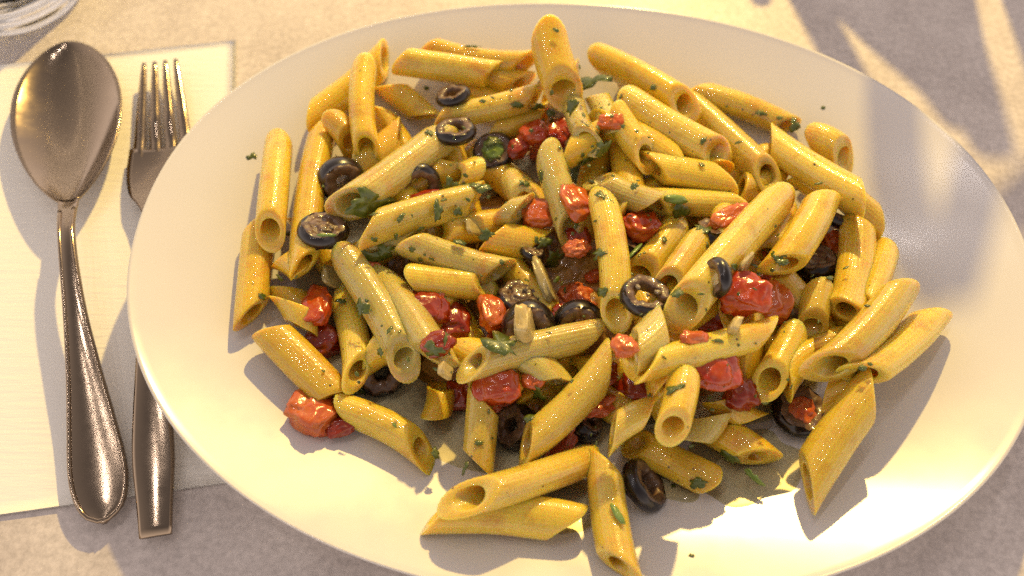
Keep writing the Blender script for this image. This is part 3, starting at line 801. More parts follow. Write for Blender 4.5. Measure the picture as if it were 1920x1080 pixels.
PARSLEY = [   # point (mm), surface normal, width, depth, turn, kind, what it lies on
    (-45.0, 10.7, 36.7, 0.73, -0.49, 0.47, 15.0, 7.3, -5, 'leaf', 'thick pale penne with the biggest parsley leaf on its end'),
    (-39.2, 16.2, 26.0, -0.74, -0.66, 0.12, 8.0, 5.9, 20, 'leaf', 'penne buried at the bottom of the pile, mostly covered by others'),
    (27.8, 66.9, 28.4, -0.4, 0.19, 0.9, 14.3, 4.9, -10, 'leaf', 'greenish yellow penne fragment behind a small orange tomato piece'),
    (20.1, 48.8, 37.6, 0.08, -0.85, 0.52, 3.6, 6.7, -20, 'bit', 'stubby brownish penne poking out from the far edge of the pile'),
    (9.0, 58.2, 25.9, 0.28, -0.89, -0.36, 4.9, 4.9, 0, 'leaf', 'bright yellow penne lying over a half hidden olive ring'),
    (13.6, 57.8, 22.8, 0.13, -0.6, 0.79, 3.8, 3.0, 0, 'bit', 'yellow penne half buried behind the two red tomato dice'),
    (1.8, 56.4, 29.1, 0.27, -0.87, 0.42, 4.8, 2.6, -20, 'bit', 'bright yellow penne lying over a half hidden olive ring'),
    (29.3, 32.9, 35.3, 0.59, -0.69, 0.41, 6.3, 4.5, 20, 'leaf', 'pale penne with open end right beside the two red tomato dice'),
    (22.8, 42.9, 6.4, -0.0, -0.02, 1.0, 7.7, 8.5, 0, 'leaf', 'plate'),
    (25.2, 35.3, 25.7, 0.46, -0.8, -0.39, 6.1, 7.2, 30, 'leaf', 'penne buried at the bottom of the pile, mostly covered by others'),
    (0.4, 25.9, 24.2, -0.48, -0.04, 0.88, 6.1, 3.6, 0, 'leaf', 'pale greyish penne stub near the olive with green filling'),
    (-13.5, 21.0, 30.5, -0.13, 0.52, 0.84, 5.9, 4.2, 0, 'leaf', 'pointed shiny penne sprinkled with parsley crumbs'),
    (-20.1, 22.5, 28.4, 0.49, -0.71, 0.5, 4.5, 5.2, 0, 'leaf', 'bright yellow penne stub between olives and parsley'),
    (-9.5, 20.6, 30.5, 0.12, 0.15, 0.98, 5.2, 3.5, 10, 'leaf', 'pointed shiny penne sprinkled with parsley crumbs'),
    (-23.5, 9.5, 33.7, 0.42, -0.42, 0.8, 3.0, 5.7, 0, 'leaf', 'pointed shiny penne sprinkled with parsley crumbs'),
    (-17.5, 11.3, 31.0, 0.53, -0.65, 0.55, 3.4, 3.1, 0, 'bit', 'pointed shiny penne sprinkled with parsley crumbs'),
    (-34.3, 5.0, 36.9, 0.28, -0.25, 0.93, 1.7, 4.0, -30, 'bit', 'pointed shiny penne sprinkled with parsley crumbs'),
    (-45.3, -3.5, 27.4, 0.14, -0.93, 0.33, 10.1, 5.0, 0, 'leaf', 'dull brown penne half hidden under the pointed shiny penne'),
    (-39.9, -1.9, 28.6, 0.16, -0.75, 0.64, 5.0, 3.7, 20, 'leaf', 'dull brown penne half hidden under the pointed shiny penne'),
    (-16.4, 0.2, 29.7, 0.28, 0.39, 0.88, 4.4, 2.7, 0, 'bit', 'pale greyish penne with tapered tip in the shaded middle'),
    (-8.1, 4.0, 28.6, 0.2, -0.46, 0.86, 4.4, 3.7, 0, 'leaf', 'broad yellow penne end beside a small brown cut olive piece'),
    (52.0, 14.4, 33.0, 0.23, -0.35, 0.91, 7.1, 2.7, -5, 'stem', 'yellow penne carrying a green stem piece and a parsley leaf'),
    (53.8, 11.9, 30.4, 0.08, -0.91, 0.41, 4.8, 4.4, 0, 'leaf', 'yellow penne carrying a green stem piece and a parsley leaf'),
    (14.1, 3.0, 15.4, 0.41, -0.91, 0.01, 8.8, 7.1, 10, 'leaf', 'broad yellow penne end beside a small brown cut olive piece'),
    (23.7, 5.2, 6.2, -0.0, -0.0, 1.0, 8.0, 3.3, -15, 'stem', 'plate'),
    (18.1, 3.2, 6.4, -0.0, -0.0, 1.0, 7.3, 4.4, 0, 'leaf', 'plate'),
    (26.7, -7.4, 35.9, -0.6, -0.01, 0.8, 4.5, 2.9, 0, 'leaf', 'ridged penne lying on top of the middle with its lower end open'),
    (32.2, -20.2, 36.3, 0.47, -0.08, 0.88, 3.5, 7.0, 10, 'leaf', 'ridged penne lying on top of the middle with its lower end open'),
    (26.9, -20.4, 35.6, -0.69, -0.11, 0.72, 3.5, 3.2, 0, 'bit', 'ridged penne lying on top of the middle with its lower end open'),
    (31.7, -17.6, 36.5, 0.38, 0.03, 0.92, 4.1, 3.2, 0, 'bit', 'ridged penne lying on top of the middle with its lower end open'),
    (46.1, -27.9, 49.1, -0.39, 0.5, 0.77, 3.6, 4.5, 0, 'bit', 'long topmost penne with open end beside big tomato chunks'),
    (38.4, -3.2, 29.5, -0.58, 0.58, 0.57, 7.7, 1.7, 40, 'stem', 'broad smooth penne lying behind a notched olive ring'),
    (28.8, 12.7, 36.7, 0.06, 0.03, 1.0, 5.7, 2.7, -40, 'leaf', 'ridged penne lying on top of the middle with its lower end open'),
    (79.7, -10.3, 40.3, -0.18, 0.25, 0.95, 4.8, 4.1, 0, 'leaf', 'fat glossy penne on top with green parsley smudge'),
    (58.9, 0.3, 37.1, 0.3, 0.63, 0.72, 5.6, 5.6, 0, 'leaf', 'penne half covered by the long topmost penne'),
    (79.7, -13.0, 40.6, -0.1, -0.1, 0.99, 3.8, 2.2, 0, 'bit', 'fat glossy penne on top with green parsley smudge'),
    (-44.6, -24.0, 32.2, -0.5, -0.32, 0.8, 4.1, 4.8, 0, 'leaf', 'pale penne with oval open end and one dark leaf fleck on its side'),
    (-72.7, -9.3, 24.7, -0.63, -0.75, 0.22, 3.0, 2.3, 0, 'bit', 'oily penne scrap low down beside the long golden penne'),
    (-77.9, -15.8, 24.0, 0.76, 0.01, 0.66, 2.7, 2.3, 0, 'bit', 'outermost yellow penne of the pile, side facing the fork, green fleck near its cut tip'),
    (-90.3, 41.3, 19.5, 0.3, -0.17, 0.94, 4.4, 2.6, 20, 'bit', 'plate'),
    (111.5, 62.3, 20.1, -0.25, -0.31, 0.92, 2.1, 1.7, 0, 'bit', 'plate'),
    (98.4, 51.7, 23.7, 0.13, -0.43, 0.89, 3.3, 4.1, 0, 'leaf', 'penne dotted with parsley at its far edge beside bare plate'),
    (87.6, 56.9, 23.7, -0.1, -0.4, 0.91, 4.1, 1.7, -15, 'bit', 'penne dotted with parsley at its far edge beside bare plate'),
    (93.7, 54.5, 24.0, -0.18, -0.19, 0.96, 2.2, 1.5, 0, 'bit', 'penne dotted with parsley at its far edge beside bare plate'),
    (27.8, -84.6, 30.9, 0.03, 0.19, 0.98, 1.4, 5.4, 25, 'stem', 'straight penne with thin chive shred at the near plate rim'),
    (28.6, -85.2, 31.0, 0.18, 0.24, 0.95, 1.1, 4.8, 25, 'stem', 'straight penne with thin chive shred at the near plate rim'),
    (63.5, -65.2, 18.7, -0.66, -0.62, 0.43, 6.2, 3.7, -10, 'bit', 'amber oil-coated penne end on the plate with dark green leaf'),
    (52.8, -73.4, 20.7, -0.51, -0.49, 0.71, 4.5, 3.0, 10, 'leaf', 'amber penne lying flat in the oil with dark leaf near tip'),
    (43.1, -55.8, 47.8, -0.32, 0.33, 0.89, 4.8, 2.5, 10, 'leaf', 'short stubby tube with round mouth and parsley shred on top'),
    (5.0, -57.3, 28.8, -0.41, 0.32, 0.86, 3.3, 2.7, -10, 'bit', 'big bright yellow penne with narrow slit opening by tomato pulp'),
    (-3.8, -37.6, 36.6, 0.04, 0.51, 0.86, 10.1, 7.6, -30, 'leaf', 'dull shaded penne with frilly open end under the cream chunk'),
    (-9.6, -22.0, 6.1, -0.0, -0.0, 1.0, 5.2, 3.5, 20, 'bit', 'plate'),
    (-22.4, -39.8, 37.8, -0.31, -0.77, 0.55, 6.1, 3.9, 0, 'leaf', 'reddish tomato scrap with parsley leaf in shade'),
    (-18.6, -37.9, 37.2, 0.9, -0.18, 0.39, 4.0, 6.1, 0, 'bit', 'reddish tomato scrap with parsley leaf in shade'),
    (7.8, -47.8, 25.2, -0.55, -0.83, 0.1, 4.1, 6.2, 0, 'leaf', 'pale penne in the gap beside a parsley sprig and tomato cube'),
    (-46.2, -42.0, 9.9, 0.16, 0.17, 0.97, 5.7, 4.7, 0, 'leaf', 'plate'),
    (-22.0, -65.3, 22.0, 0.51, -0.02, 0.86, 2.1, 3.4, 20, 'bit', 'shiny penne with dark hollow end and curled herb thread'),
    (-32.9, -56.9, 21.6, 0.34, 0.59, 0.73, 5.3, 3.1, 0, 'curl', 'shiny penne with dark hollow end and curled herb thread'),
    (-13.1, -69.8, 22.4, -0.62, -0.12, 0.78, 1.5, 4.2, -25, 'bit', 'yellow penne with dark fleck lying below the red tomato cube'),
    (-9.4, -63.3, 25.1, 0.02, -0.22, 0.98, 2.7, 1.5, 0, 'bit', 'yellow penne with dark fleck lying below the red tomato cube'),
    (48.7, -93.7, 21.0, -0.04, 0.44, 0.9, 1.7, 1.0, -10, 'bit', 'plate'),
    (61.7, 27.6, 33.2, 0.07, 0.16, 0.98, 2.4, 1.4, -40, 'bit', 'plain yellow penne lying crosswise under the wide open tube'),
    (62.9, 36.3, 34.5, -0.3, -0.41, 0.86, 1.8, 3.2, -30, 'bit', 'long yellow penne with rounded open end next to wide open tube'),
    (76.3, 39.9, 29.1, -0.42, 0.05, 0.91, 2.5, 1.1, 0, 'bit', 'glossy slanting penne with an oval open end, in a row of parallel penne'),
    (96.6, 16.9, 37.9, -0.28, 0.43, 0.86, 2.7, 1.3, 0, 'bit', 'fat glossy penne on top with green parsley smudge'),
    (47.1, 45.8, 31.9, -0.57, -0.73, 0.38, 2.2, 2.5, 0, 'bit', 'long yellow penne with rounded open end next to wide open tube'),
    (48.8, 61.2, 32.1, -0.53, -0.34, 0.78, 2.2, 2.2, 0, 'bit', 'golden penne resting at far plate edge with a dark fleck'),
    (-31.6, 75.3, 15.7, 0.12, -0.34, 0.93, 2.0, 1.8, 0, 'bit', 'plate'),
    (-10.1, 56.1, 31.1, -0.05, -0.29, 0.95, 2.2, 1.5, 0, 'bit', 'bright yellow penne lying over a half hidden olive ring'),
    (-14.4, 82.6, 29.5, -0.07, -0.25, 0.97, 5.8, 1.0, -3, 'bit', 'outermost far-edge yellow penne resting against the plate'),
    (14.8, 74.1, 46.1, 0.17, -0.24, 0.96, 2.5, 1.4, -30, 'bit', 'stubby brownish penne poking out from the far edge of the pile'),
    (22.7, 64.5, 39.0, 0.94, 0.12, 0.32, 1.5, 2.5, 0, 'bit', 'stubby brownish penne poking out from the far edge of the pile'),
    (-76.5, 20.4, 31.4, 0.32, 0.13, 0.94, 2.4, 1.4, -10, 'bit', 'yellow penne lying over its neighbour at the pile edge facing the spoon'),
    (-27.5, 40.5, 33.4, 0.04, 0.14, 0.99, 3.5, 2.1, -30, 'bit', 'thick pale penne with the biggest parsley leaf on its end'),
    (38.7, 16.6, 37.0, -0.33, -0.04, 0.94, 2.4, 2.7, 0, 'bit', 'pale penne with a broad scooped open end beside parsley leaves'),
    (17.3, 19.4, 29.8, 0.16, -0.21, 0.97, 2.4, 5.2, 0, 'bit', 'pale matte penne slanting between tomato dice, dark gap at its end'),
    (9.7, 26.7, 28.5, -0.87, -0.35, 0.34, 2.8, 4.2, 0, 'bit', 'pale matte penne slanting between tomato dice, dark gap at its end'),
    (25.9, 22.2, 31.9, -0.62, -0.6, 0.51, 2.8, 1.7, 0, 'bit', 'pale penne with a broad scooped open end beside parsley leaves'),
    (54.8, -4.3, 38.9, -0.11, 0.34, 0.93, 1.6, 2.6, -40, 'bit', 'penne half covered by the long topmost penne'),
    (47.8, 1.2, 30.0, 0.22, 0.04, 0.97, 1.7, 2.7, 0, 'bit', 'broad smooth penne lying behind a notched olive ring'),
    (73.5, -11.1, 34.7, 0.2, 0.13, 0.97, 3.6, 1.0, -30, 'bit', 'penne buried at the bottom of the pile, mostly covered by others'),
    (97.4, -12.6, 30.0, 0.4, 0.2, 0.89, 3.9, 1.6, 30, 'bit', 'short penne with upright oval opening below an olive slice'),
    (63.9, -17.2, 45.4, 0.52, -0.31, 0.79, 2.5, 2.2, 0, 'bit', 'long topmost penne with open end beside big tomato chunks'),
    (72.0, -53.0, 30.3, -0.03, -1.0, 0.07, 1.8, 1.5, 0, 'bit', 'penne with round dark opening beside the bright red tomato lump'),
    (-35.9, -31.8, 33.2, 0.03, 0.12, 0.99, 1.3, 3.1, -30, 'bit', 'pale penne with oval open end and one dark leaf fleck on its side'),
    (-38.2, -37.5, 30.6, -0.74, -0.46, 0.48, 2.5, 3.1, 0, 'bit', 'pale penne with oval open end and one dark leaf fleck on its side'),
    (51.6, -62.8, 21.6, 0.27, -0.74, 0.62, 1.8, 1.2, 0, 'bit', 'pale squashed penne under the stubby round-mouthed tube'),
    (47.2, -72.2, 12.0, -0.04, 0.31, 0.95, 1.6, 1.2, 0, 'bit', 'plate'),
    (69.4, -71.1, 18.9, -0.68, -0.72, 0.12, 7.0, 3.4, 0, 'onionbit', 'amber oil-coated penne end on the plate with dark green leaf'),
    (-53.7, -15.9, 20.9, 0.11, 0.39, 0.91, 3.4, 2.3, 0, 'bit', 'penne with side-facing opening next to bright red tomato skin'),
    (13.1, 20.0, 6.1, -0.0, -0.0, 1.0, 4.5, 3.4, -30, 'leaf', 'plate'),
    (10.1, 5.4, 21.3, 0.36, -0.42, 0.83, 5.2, 3.5, 20, 'leaf', 'broad yellow penne end beside a small brown cut olive piece'),
    (4.4, 26.1, 24.8, 0.21, 0.31, 0.93, 3.6, 2.8, 0, 'bit', 'pale greyish penne stub near the olive with green filling'),
    (-6.5, 45.0, 23.3, 0.02, 0.02, 1.0, 5.5, 3.3, 0, 'leaf', 'black olive ring with green herb filling beside dark red tomato'),
    (-17.7, 38.2, 32.9, 0.27, -0.89, 0.36, 4.6, 3.2, 10, 'leaf', 'black olive ring touching the end of the thick pale penne'),
    (-57.2, -0.2, 35.3, 0.36, -0.66, 0.66, 5.3, 1.0, -5, 'stem', 'black olive slice with pale flesh and a green sliver'),
    (-76.1, 13.9, 12.4, 0.25, -0.04, 0.97, 2.9, 2.2, 0, 'bit', 'plate'),
    (-68.3, 15.4, 29.6, -0.74, 0.0, 0.67, 1.7, 3.4, 20, 'bit', 'long golden penne beside two dark olives at the pile edge facing the spoon'),
    (97.9, -45.9, 38.7, -0.14, -0.01, 0.99, 2.4, 1.8, 0, 'bit', 'pepper-flecked penne lowest along the edge, its pointed tip over bare plate'),
    (100.2, -44.8, 38.5, 0.14, 0.08, 0.99, 1.5, 1.2, 0, 'bit', 'pepper-flecked penne lowest along the edge, its pointed tip over bare plate'),
    (56.7, -40.6, 45.1, 0.29, 0.04, 0.96, 3.8, 1.2, 0, 'bit', 'shiny grooved penne with orange tomato shred lying on it'),
    (9.2, -18.8, 21.3, -0.42, -0.1, 0.9, 1.0, 1.2, 72, 'bit', 'penne buried at the bottom of the pile, mostly covered by others'),
    (40.7, -47.1, 48.7, 0.24, -0.11, 0.96, 1.6, 0.5, 140, 'bit', 'shiny grooved penne with orange tomato shred lying on it'),
    (76.5, -51.8, 19.3, 0.55, 0.48, 0.68, 1.3, 0.5, 167, 'bit', 'penne buried at the bottom of the pile, mostly covered by others'),
    (37.1, -38.5, 47.4, 0.19, 0.13, 0.97, 0.6, 0.5, 170, 'bit', 'dim penne under the notched olive ring, orange crumb beside it'),
    (68.1, -39.5, 41.4, 0.42, -0.59, 0.69, 0.7, 0.6, 137, 'bit', 'shiny grooved penne with orange tomato shred lying on it'),
    (76.7, 2.7, 42.0, 0.26, 0.09, 0.96, 0.7, 1.2, 8, 'bit', 'long topmost penne with open end beside big tomato chunks'),
    (-30.0, -41.0, 33.1, 0.23, -0.06, 0.97, 1.7, 1.0, 109, 'bit', 'pale penne with oval open end and one dark leaf fleck on its side'),
    (-45.0, -44.1, 29.7, 0.31, -0.2, 0.93, 1.7, 1.1, 129, 'bit', 'penne with side-facing opening next to bright red tomato skin'),
    (58.9, -29.5, 29.5, -0.13, -0.98, 0.15, 1.3, 0.8, 149, 'bit', 'dark red tomato under the open end of the topmost penne'),
    (24.8, -54.9, 14.4, 0.62, -0.28, 0.74, 1.1, 1.0, 35, 'bit', 'dark olive scrap among the tomato pulp shreds'),
    (-9.7, -9.1, 25.1, 0.19, 0.17, 0.97, 1.0, 1.2, 56, 'bit', 'yellow penne with slim oval opening pointing at an olive ring'),
    (76.4, 25.3, 29.8, 0.9, 0.0, 0.44, 0.8, 1.1, 9, 'bit', 'plain yellow penne lying crosswise under the wide open tube'),
    (80.1, 0.6, 39.2, 0.71, -0.49, 0.52, 1.5, 1.0, 19, 'bit', 'long topmost penne with open end beside big tomato chunks'),
    (76.2, 61.1, 22.6, -0.29, -0.67, 0.68, 1.0, 1.0, 51, 'bit', 'penne dotted with parsley at its far edge beside bare plate'),
    (19.5, 5.7, 26.5, -0.1, -0.47, 0.88, 1.4, 1.1, 132, 'bit', 'pale matte penne slanting between tomato dice, dark gap at its end'),
    (79.1, -46.6, 31.5, -0.11, 0.04, 0.99, 0.9, 1.0, 89, 'bit', 'oil-soaked penne hidden beneath the round-opening tube'),
    (57.4, -54.1, 27.4, -0.24, -0.34, 0.91, 1.6, 0.9, 173, 'bit', 'pale squashed penne under the stubby round-mouthed tube'),
    (17.6, -37.7, 23.4, 0.12, 0.37, 0.92, 0.8, 0.9, 71, 'bit', 'penne buried at the bottom of the pile, mostly covered by others'),
    (-17.5, -45.5, 34.9, 0.84, -0.35, 0.42, 0.9, 0.5, 84, 'bit', 'pale vegetable scrap by the frilly open penne'),
    (9.2, -50.3, 27.3, -0.68, 0.64, 0.37, 1.8, 0.6, 114, 'bit', 'big bright yellow penne with narrow slit opening by tomato pulp'),
    (-11.0, 22.5, 29.8, -0.0, 0.61, 0.79, 1.4, 1.3, 61, 'bit', 'pointed shiny penne sprinkled with parsley crumbs'),
    (-0.3, 60.3, 31.6, -0.01, 0.08, 1.0, 1.3, 1.4, 112, 'bit', 'bright yellow penne lying over a half hidden olive ring'),
    (-58.8, -7.2, 28.3, 0.98, -0.14, -0.1, 1.2, 1.0, 49, 'bit', 'long golden penne beside two dark olives at the pile edge facing the spoon'),
    (80.2, 8.2, 40.8, 0.08, 0.08, 0.99, 1.0, 0.8, 161, 'bit', 'long topmost penne with open end beside big tomato chunks'),
    (44.4, 35.3, 37.6, 0.31, 0.18, 0.93, 1.2, 0.8, 176, 'bit', 'short penne whose wide round opening faces out of the pile'),
    (79.6, -48.7, 31.3, 0.11, -0.29, 0.95, 1.7, 0.6, 62, 'bit', 'oil-soaked penne hidden beneath the round-opening tube'),
    (-59.0, 22.1, 25.9, -0.33, -0.94, 0.06, 2.0, 1.3, 50, 'bit', 'tall dark olive half standing on its edge by golden penne'),
    (39.2, -51.4, 31.8, -0.78, -0.11, 0.62, 1.3, 0.9, 19, 'bit', 'penne buried at the bottom of the pile, mostly covered by others'),
    (39.5, -5.6, 31.6, -0.22, 0.35, 0.91, 1.9, 0.7, 57, 'bit', 'broad smooth penne lying behind a notched olive ring'),
    (-67.1, -22.7, 24.0, 0.28, -0.28, 0.92, 1.5, 0.8, 67, 'bit', 'cone-like yellow penne end between edge penne and red tomato'),
    (95.1, 30.1, 29.7, -0.77, -0.47, 0.43, 0.9, 0.7, 66, 'bit', 'long glossy penne at the pile edge beside the diamond shadow'),
    (32.8, -51.7, 19.3, -0.31, -0.2, 0.93, 0.9, 0.9, 168, 'bit', 'penne buried at the bottom of the pile, mostly covered by others'),
    (37.7, 9.4, 31.1, -0.69, 0.28, 0.67, 1.0, 0.8, 116, 'bit', 'bright orange-red tomato cube with clean cut sides'),
    (-15.1, -27.3, 23.1, 0.21, 0.7, 0.69, 1.1, 0.6, 155, 'bit', 'penne buried at the bottom of the pile, mostly covered by others'),
    (0.4, 42.3, 23.6, -0.63, -0.35, 0.69, 1.8, 1.0, 94, 'bit', 'dark red tomato scrap touching the green-filled olive'),
    (-21.7, -44.4, 34.5, -0.07, -0.7, 0.71, 1.8, 1.0, 148, 'bit', 'pale yellow penne lying parallel beside tube with dark leaf fleck'),
    (59.1, -46.7, 42.5, 0.44, 0.08, 0.89, 1.0, 0.5, 71, 'bit', 'bright red tomato lump below shiny grooved penne'),
    (53.8, -31.8, 47.0, 0.65, -0.56, 0.51, 1.5, 0.9, 125, 'bit', 'long topmost penne with open end beside big tomato chunks'),
    (46.9, -31.9, 50.1, -0.25, -0.19, 0.95, 0.6, 0.5, 18, 'bit', 'long topmost penne with open end beside big tomato chunks'),
    (109.6, 11.5, 25.5, -0.6, 0.42, 0.68, 1.0, 0.7, 172, 'bit', 'stout square-cut penne with bright glints beside an olive slice'),
    (-31.2, 6.3, 36.0, 0.36, -0.3, 0.88, 1.3, 0.7, 105, 'bit', 'pointed shiny penne sprinkled with parsley crumbs'),
    (10.5, 49.1, 26.1, 0.75, 0.19, 0.64, 1.9, 0.6, 108, 'bit', 'red tomato dice next to the green-filled olive'),
    (53.0, -12.7, 40.6, 0.38, -0.08, 0.92, 1.3, 0.9, 60, 'bit', 'penne half covered by the long topmost penne'),
    (81.4, -1.9, 37.4, -0.67, 0.51, 0.54, 1.3, 1.1, 2, 'bit', 'fat glossy penne on top with green parsley smudge'),
    (43.2, 8.9, 32.7, -0.48, -0.85, -0.23, 1.2, 0.9, 85, 'bit', 'pale penne with a broad scooped open end beside parsley leaves'),
    (64.3, -26.1, 45.6, -0.58, -0.35, 0.74, 1.0, 1.1, 165, 'bit', 'large glossy orange-red tomato chunk in front of long topmost penne'),
    (-61.0, 27.8, 30.1, -0.66, 0.0, 0.75, 1.9, 0.8, 21, 'bit', 'tall dark olive half standing on its edge by golden penne'),
    (-22.0, 15.1, 33.5, 0.01, 0.29, 0.96, 0.7, 1.3, 174, 'bit', 'pointed shiny penne sprinkled with parsley crumbs'),
    (-19.1, 9.5, 28.6, 0.4, -0.91, 0.02, 1.0, 0.9, 41, 'bit', 'pointed shiny penne sprinkled with parsley crumbs'),
    (68.4, -25.3, 46.8, 0.19, -0.19, 0.96, 1.5, 0.6, 155, 'bit', 'large glossy orange-red tomato chunk in front of long topmost penne'),
    (-2.6, 55.1, 25.4, 0.25, -0.89, -0.38, 2.1, 0.6, 32, 'bit', 'bright yellow penne lying over a half hidden olive ring'),
    (98.8, 28.0, 33.0, -0.64, -0.07, 0.77, 0.8, 1.1, 2, 'bit', 'long glossy penne at the pile edge beside the diamond shadow'),
    (36.4, -32.4, 44.4, -0.5, 0.64, 0.58, 1.0, 0.7, 163, 'bit', 'dim penne under the notched olive ring, orange crumb beside it'),
    (-10.3, -14.0, 22.4, 0.07, -0.93, 0.35, 1.0, 0.5, 5, 'bit', 'yellow penne with slim oval opening pointing at an olive ring'),
    (-38.2, -30.3, 33.1, -0.09, -0.13, 0.99, 0.9, 0.7, 18, 'bit', 'pale penne with oval open end and one dark leaf fleck on its side'),
    (-12.5, 31.6, 29.1, 0.13, 0.03, 0.99, 0.9, 0.9, 37, 'bit', 'bright yellow penne stub between olives and parsley'),
    (10.7, -32.9, 33.4, 0.13, 0.44, 0.89, 1.6, 0.7, 172, 'bit', 'dull shaded penne with frilly open end under the cream chunk'),
    (69.2, -51.5, 31.9, -0.6, -0.69, 0.4, 1.6, 0.7, 81, 'bit', 'penne with round dark opening beside the bright red tomato lump'),
    (-14.2, 15.2, 31.5, 0.46, -0.26, 0.85, 1.9, 1.1, 154, 'bit', 'pointed shiny penne sprinkled with parsley crumbs'),
    (-41.7, -25.2, 33.0, -0.26, -0.03, 0.97, 0.9, 0.7, 131, 'bit', 'pale penne with oval open end and one dark leaf fleck on its side'),
    (53.0, -7.1, 39.7, -0.14, 0.3, 0.94, 0.7, 0.5, 78, 'bit', 'penne half covered by the long topmost penne'),
    (32.4, 21.7, 35.3, -0.24, 0.01, 0.97, 1.3, 0.9, 150, 'bit', 'pale penne with a broad scooped open end beside parsley leaves'),
    (32.6, 49.5, 37.0, -0.56, 0.09, 0.82, 0.8, 1.0, 143, 'bit', 'short penne whose wide round opening faces out of the pile'),
    (-61.0, 42.8, 18.0, -0.74, -0.67, 0.04, 1.7, 0.6, 120, 'bit', 'penne buried at the bottom of the pile, mostly covered by others'),
    (16.1, -63.1, 21.5, -0.08, 0.9, 0.42, 0.7, 0.7, 121, 'bit', 'yellow penne with oval open end resting across another penne'),
    (57.2, -50.7, 27.6, -0.61, 0.17, 0.77, 1.5, 1.0, 157, 'bit', 'pale squashed penne under the stubby round-mouthed tube'),
    (14.5, 11.7, 25.8, -0.8, -0.3, 0.52, 0.8, 1.2, 145, 'bit', 'pale matte penne slanting between tomato dice, dark gap at its end'),
    (17.2, -47.2, 31.5, -0.35, 0.08, 0.93, 1.6, 0.9, 47, 'bit', 'big bright yellow penne with narrow slit opening by tomato pulp'),
    (-62.8, -21.4, 15.7, -0.33, -0.93, 0.13, 0.7, 1.3, 101, 'bit', 'penne buried at the bottom of the pile, mostly covered by others'),
    (45.1, -66.5, 48.4, 0.74, -0.15, 0.66, 0.6, 0.7, 103, 'bit', 'short stubby tube with round mouth and parsley shred on top'),
    (19.7, -65.3, 23.1, 0.28, 0.32, 0.9, 1.5, 0.6, 27, 'bit', 'yellow penne with oval open end resting across another penne'),
    (81.6, -27.6, 29.5, -0.55, 0.51, 0.66, 0.9, 0.9, 147, 'bit', 'penne with round dark opening beside the bright red tomato lump'),
    (43.5, 7.3, 32.0, 0.51, -0.16, 0.85, 1.1, 0.8, 69, 'bit', 'bright orange-red tomato cube with clean cut sides'),
    (-33.1, -31.9, 32.4, 0.48, 0.28, 0.83, 1.6, 0.7, 61, 'bit', 'pale penne with oval open end and one dark leaf fleck on its side'),
    (-7.8, -22.9, 25.1, -0.42, -0.65, 0.64, 1.5, 0.8, 164, 'bit', 'orange-red tomato slice leaning on the crumb-speckled olive ring'),
    (39.9, 18.7, 36.9, 0.02, 0.33, 0.94, 1.0, 1.1, 100, 'bit', 'pale penne with a broad scooped open end beside parsley leaves'),
    (92.8, -11.4, 28.9, -0.6, 0.46, 0.65, 1.2, 1.1, 134, 'bit', 'short penne with upright oval opening below an olive slice'),
    (95.9, 26.4, 21.5, -0.67, -0.74, 0.01, 2.0, 0.8, 60, 'bit', 'penne buried at the bottom of the pile, mostly covered by others'),
    (92.5, -35.0, 38.1, -0.46, 0.57, 0.68, 0.8, 0.8, 91, 'bit', 'long glistening penne with gaping lower end at the pile edge'),
    (43.9, 29.1, 37.6, -0.3, -0.19, 0.93, 0.9, 0.8, 8, 'bit', 'short penne whose wide round opening faces out of the pile'),
    (-5.8, -61.4, 24.0, 0.72, -0.27, 0.64, 0.8, 0.7, 168, 'bit', 'yellow penne with dark fleck lying below the red tomato cube'),
    (22.7, -61.8, 27.6, -0.86, 0.39, 0.34, 0.7, 0.8, 118, 'bit', 'curved short penne with pointed lip above an olive slice'),
    (29.2, -49.9, 42.6, -0.3, -0.91, -0.28, 1.2, 0.8, 27, 'bit', 'dim penne under the notched olive ring, orange crumb beside it'),
    (-56.1, -41.1, 24.4, 0.33, 0.25, 0.91, 1.0, 1.0, 36, 'bit', 'blunt glossy penne with brown specks beside large tomato piece'),
    (-43.2, -22.0, 33.1, -0.12, -0.12, 0.99, 1.4, 1.0, 143, 'bit', 'pale penne with oval open end and one dark leaf fleck on its side'),
    (-6.6, 57.4, 31.3, -0.06, -0.22, 0.97, 2.0, 0.8, 148, 'bit', 'bright yellow penne lying over a half hidden olive ring'),
    (-27.1, -4.1, 30.1, -0.1, -0.84, 0.53, 0.9, 1.1, 114, 'bit', 'pale greyish penne with tapered tip in the shaded middle'),
    (77.0, -35.2, 39.7, 0.65, -0.27, 0.71, 0.7, 0.7, 102, 'bit', 'shiny grooved penne with orange tomato shred lying on it'),
    (-1.9, 16.0, 28.5, -0.12, -0.17, 0.98, 0.8, 1.0, 147, 'bit', 'dull penne in the shade under muted tomato flesh'),
    (38.6, 35.8, 28.8, -0.56, -0.79, 0.24, 1.5, 1.1, 157, 'bit', 'penne buried at the bottom of the pile, mostly covered by others'),
    (-66.3, -11.6, 29.2, -0.23, -0.39, 0.89, 1.1, 0.7, 52, 'bit', 'oily penne scrap low down beside the long golden penne'),
    (9.6, 64.0, 31.6, 0.04, 0.33, 0.94, 1.4, 1.1, 24, 'bit', 'bright yellow penne lying over a half hidden olive ring'),
    (-42.1, -3.5, 24.9, 0.2, 0.42, 0.89, 1.3, 0.7, 112, 'bit', 'pale yellow penne lying parallel beside tube with dark leaf fleck'),
    (-16.1, 41.4, 35.1, 0.57, -0.31, 0.76, 1.8, 0.9, 153, 'bit', 'black olive ring touching the end of the thick pale penne'),
    (-61.7, 21.6, 29.7, 0.58, 0.06, 0.81, 1.3, 1.1, 35, 'bit', 'long golden penne beside two dark olives at the pile edge facing the spoon'),
